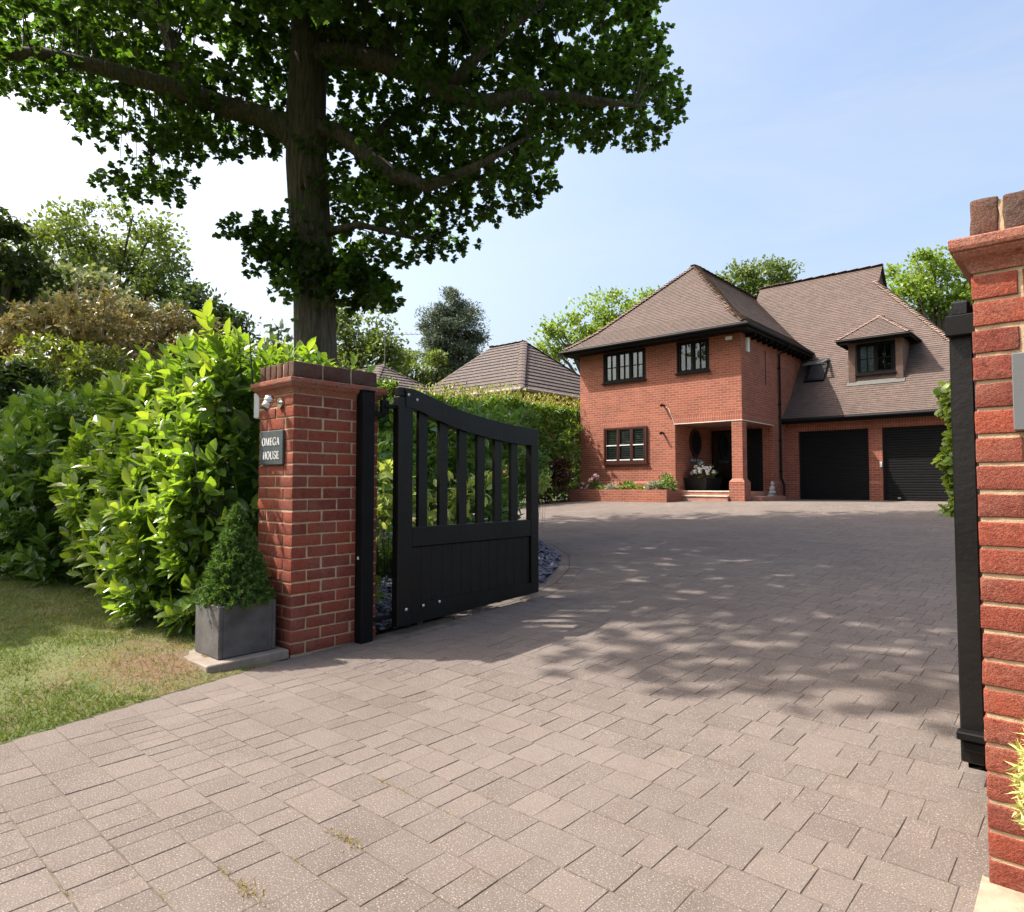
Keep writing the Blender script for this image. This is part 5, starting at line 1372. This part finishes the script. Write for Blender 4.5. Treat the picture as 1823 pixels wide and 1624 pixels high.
# climber by the right gate
vn = thing('climbing_plant', 'tall leafy climber beyond the right gate post, beside the garage', 'climbing plant', (-2.0, 15.6, gz(15.6)))
mb = MB(); mb.tube([(-1.9, 15.6, gz(15.6)-.05), (-1.92, 15.58, 1.6), (-1.88, 15.6, 3.0)], [.05, .04, .015], 6)
mb.build('stem', M['bark2'], vn, smooth=True)
n = 900; Z = gz(15.6)+.05+rng.random(n)*2.6; wv = .20+.09*np.sin(Z*5.0)+.05*np.sin(Z*13); ph = rng.random(n)*2*PI; rr = wv*(.6+.5*rng.random(n))
Cc = np.stack([-1.93+rr*np.cos(ph), 15.6+rr*np.sin(ph), Z], 1); o = np.stack([np.cos(ph), np.sin(ph), .2+0*ph], 1)
leafmesh('foliage', LF['vine'], vn, Cc, norm(o*.6+unit(n)*.6+np.array([0, 0, -.4])), norm(o+unit(n)*.5+np.array([0, 0, .4])), .12+.08*rng.random(n), LOB)

TG = 'trees behind the gardens'
make_tree('broadleaf_tree', 'round topped green tree at upper left with sky showing through', 'tree', [(205, 425, 100, 52), (130, 445, 70, 50), (275, 470, 52, 62), (215, 500, 110, 55), (290, 515, 36, 50), (85, 470, 60, 55)], 26, 'mid', 66, .155, r0=.3, group=TG, clump=.9)
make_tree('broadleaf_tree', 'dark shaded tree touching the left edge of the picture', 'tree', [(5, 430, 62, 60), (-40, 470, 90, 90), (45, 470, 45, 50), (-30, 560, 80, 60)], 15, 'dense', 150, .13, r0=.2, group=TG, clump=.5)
make_tree('willow', 'grey green fine leaved tree before the round topped one', 'tree', [(110, 520, 92, 46), (60, 560, 70, 50), (160, 560, 80, 40), (30, 545, 45, 40), (215, 570, 60, 35)], 18, 'greygreen', 150, .16, r0=.14, group=TG, clump=.4, wid=None)
make_tree('bronze_shrub', 'broad bronze leaved glossy shrub behind the laurel hedge', 'shrub', [(230, 600, 120, 62), (200, 690, 130, 60), (60, 690, 90, 60), (70, 600, 80, 50), (325, 600, 52, 45), (150, 590, 90, 60), (280, 650, 90, 40)], 14, 'bronze', 200, .13, r0=.1, group=None, clump=.3, tmpl=ELL)
make_tree('yellow_green_shrub', 'yellow green glossy shrub between the bronze shrub and the laurel hedge', 'shrub', [(120, 650, 75, 45), (190, 660, 60, 36), (60, 670, 50, 32)], 11.5, 'yellowgreen', 280, .11, r0=.06, clump=.22, tmpl=ELL)
make_tree('clipped_hedge', 'dark clipped hedge with a lit top at the left edge', 'hedge', [(15, 690, 55, 42), (-30, 700, 60, 50), (-90, 700, 60, 52)], 10.2, 'dense', 520, .10, r0=.05, clump=.18)
make_tree('feathery_conifer', 'soft feathery dark green conifer behind the laurel hedges', 'conifer', [(120, 730, 70, 48), (60, 760, 60, 40), (170, 760, 40, 40)], 8.6, 'conifer', 420, .085, r0=.05, clump=.18, tmpl=NEEDLE)
make_tree('broadleaf_tree', 'dark green tree between the bronze shrub and the big trunk', 'tree', [(375, 560, 50, 46), (340, 545, 36, 34), (410, 590, 36, 46), (370, 610, 60, 50), (430, 620, 24, 26)], 24, 'dense', 90, .16, r0=.25, group=TG, clump=.7)
make_tree('spiky_fir', 'distant thin fir tip just left of the big trunk', 'conifer', [(497, 590, 7, 14), (495, 612, 16, 18), (497, 640, 26, 24)], 34, 'pine', 30, .35, r0=.12, group=TG, clump=.4)
make_tree('broadleaf_tree', 'airy light green tree just right of the big trunk', 'tree', [(640, 590, 48, 38), (680, 620, 38, 36), (610, 610, 40, 50), (660, 650, 60, 40), (600, 570, 26, 22)], 33, 'mid', 60, .19, r0=.2, group=TG, clump=.9)
make_tree('bushy_tree', 'low yellow green tree tops between the two brown roofs', 'tree', [(740, 660, 36, 26), (715, 650, 26, 22), (775, 660, 26, 30), (705, 690, 40, 30)], 38, 'mid', 64, .20, r0=.15, group=TG, clump=.7)
make_tree('pine_tree', 'tall dark pine with a bare leaning trunk above the brown roof', 'pine tree', [(805, 540, 24, 24), (790, 565, 30, 26), (815, 575, 34, 24), (778, 590, 22, 24), (842, 598, 22, 16), (800, 610, 40, 22), (785, 635, 30, 24), (825, 640, 30, 20), (800, 670, 40, 24)], 40, 'pine', 330, .17, basepx=812, r0=.28, group=TG, clump=.7, tmpl=NEEDLE, wid=2.2)
make_tree('broadleaf_tree', 'bright green tree behind the left end of the house roof', 'tree', [(1010, 595, 42, 40), (1055, 575, 44, 36), (1100, 560, 44, 34), (1140, 545, 24, 24), (985, 620, 36, 36), (1075, 610, 60, 40)], 42, 'bright', 40, .21, r0=.3, group=TG, clump=1.0)
make_tree('broadleaf_tree', 'green tree showing between the two house roof ridges', 'tree', [(1308, 490, 26, 24), (1368, 490, 34, 26), (1340, 505, 40, 30), (1390, 500, 22, 26), (1330, 540, 60, 40)], 44, 'mid', 44, .21, r0=.3, group=TG, clump=.9)
make_tree('broadleaf_tree', 'bright green tree behind the right end of the house roof', 'tree', [(1625, 490, 44, 40), (1680, 480, 40, 34), (1650, 530, 50, 40), (1700, 540, 50, 50), (1605, 520, 40, 40), (1740, 490, 40, 40)], 40, 'bright', 44, .21, r0=.3, group=TG, clump=.9)
# tree over the verge whose shade falls on the grass
def verge_tree():
    base = (-11.9, -1.7, .1); root = thing('verge_tree', 'tree beside the grass verge beyond the left edge, shading the grass', 'tree', base)
    blobs = [(np.array((-11.4, -1.5, 8.0)), (1.7, 1.5, 1.5)), (np.array((-12.6, -1.0, 7.2)), (1.7, 1.6, 1.4)), (np.array((-12.2, -2.6, 8.4)), (1.6, 1.5, 1.6)), (np.array((-13.4, -.2, 6.6)), (1.5, 1.5, 1.3)), (np.array((-10.6, -2.6, 7.2)), (1.5, 1.4, 1.3)), (np.array((-11.8, -3.2, 7.0)), (1.6, 1.4, 1.4))]
    mb = MB(); trunk_limbs(mb, base, blobs, .2); mb.build('trunk', M['bark2'], root, smooth=True)
    C, A, Nn, S, R = blob_leaves(blobs, 200, .16, .5, .3, .5); leafmesh('crown', LF['mid'], root, C, A, Nn, S, QUAD, R)
verge_tree()

# ================================================================== LIGHT AND CAMERA
SUN = Vector((.60, .42, -1.0)).normalized()
el = math.asin(-SUN.z); az = math.atan2(-SUN.x, -SUN.y)
w = bpy.data.worlds.new('World'); sc.world = w; w.use_nodes = True
nt = w.node_tree; nt.nodes.clear()
sky = nt.nodes.new('ShaderNodeTexSky'); sky.sky_type = 'NISHITA'; sky.sun_disc = False
sky.sun_elevation = el; sky.sun_rotation = az % (2*PI); sky.altitude = 0; sky.air_density = 1.15; sky.dust_density = 7.0; sky.ozone_density = 1.0
bg = nt.nodes.new('ShaderNodeBackground'); bg.inputs['Strength'].default_value = .15
o = nt.nodes.new('ShaderNodeOutputWorld'); tc = nt.nodes.new('ShaderNodeTexCoord'); mp = N(nt, 'ShaderNodeMapping'); mp.inputs['Scale'].default_value = (1.0, 1.4, 5.0); mp.inputs['Rotation'].default_value = (.2, .1, .5)
L(nt, tc.outputs['Generated'], mp.inputs[0])
cn = N(nt, 'ShaderNodeTexNoise', Scale=1.7, Detail=7, Roughness=.62, Distortion=.6); L(nt, mp.outputs[0], cn.inputs['Vector'])
L(nt, mixc(nt, mathn(nt, 'MULTIPLY', ramp(nt, cn.outputs['Fac'], .42, .78), .26), sky.outputs[0], (2.75, 2.8, 2.85)), bg.inputs[0]); nt.links.new(bg.outputs[0], o.inputs[0])
sun = bpy.data.lights.new('sun', 'SUN'); sun.energy = 4.0; sun.angle = math.radians(.53); sun.color = (1, .94, .86)
so_ = bpy.data.objects.new('sun', sun); COL.objects.link(so_); so_.rotation_euler = SUN.to_track_quat('-Z', 'Y').to_euler(); so_.location = (-10, -5, 20)
cam = bpy.data.cameras.new('camera'); cam.sensor_width = 36; cam.lens = 36*FPX/1823; cam.clip_start = .05; cam.clip_end = 1500
co = bpy.data.objects.new('camera', cam); COL.objects.link(co); co.location = (0, 0, CAMZ); co.rotation_euler = (PI/2+PIT, 0, TH)
sc.camera = co
sc.view_settings.view_transform = 'Standard'; sc.view_settings.look = 'None'; sc.view_settings.exposure = 1.2; sc.view_settings.gamma = 1; sc.view_settings.use_curve_mapping = False
sc.cycles.max_bounces = 6; sc.cycles.diffuse_bounces = 3; sc.cycles.transparent_max_bounces = 8; sc.cycles.transmission_bounces = 4; sc.cycles.caustics_reflective = False; sc.cycles.caustics_refractive = False
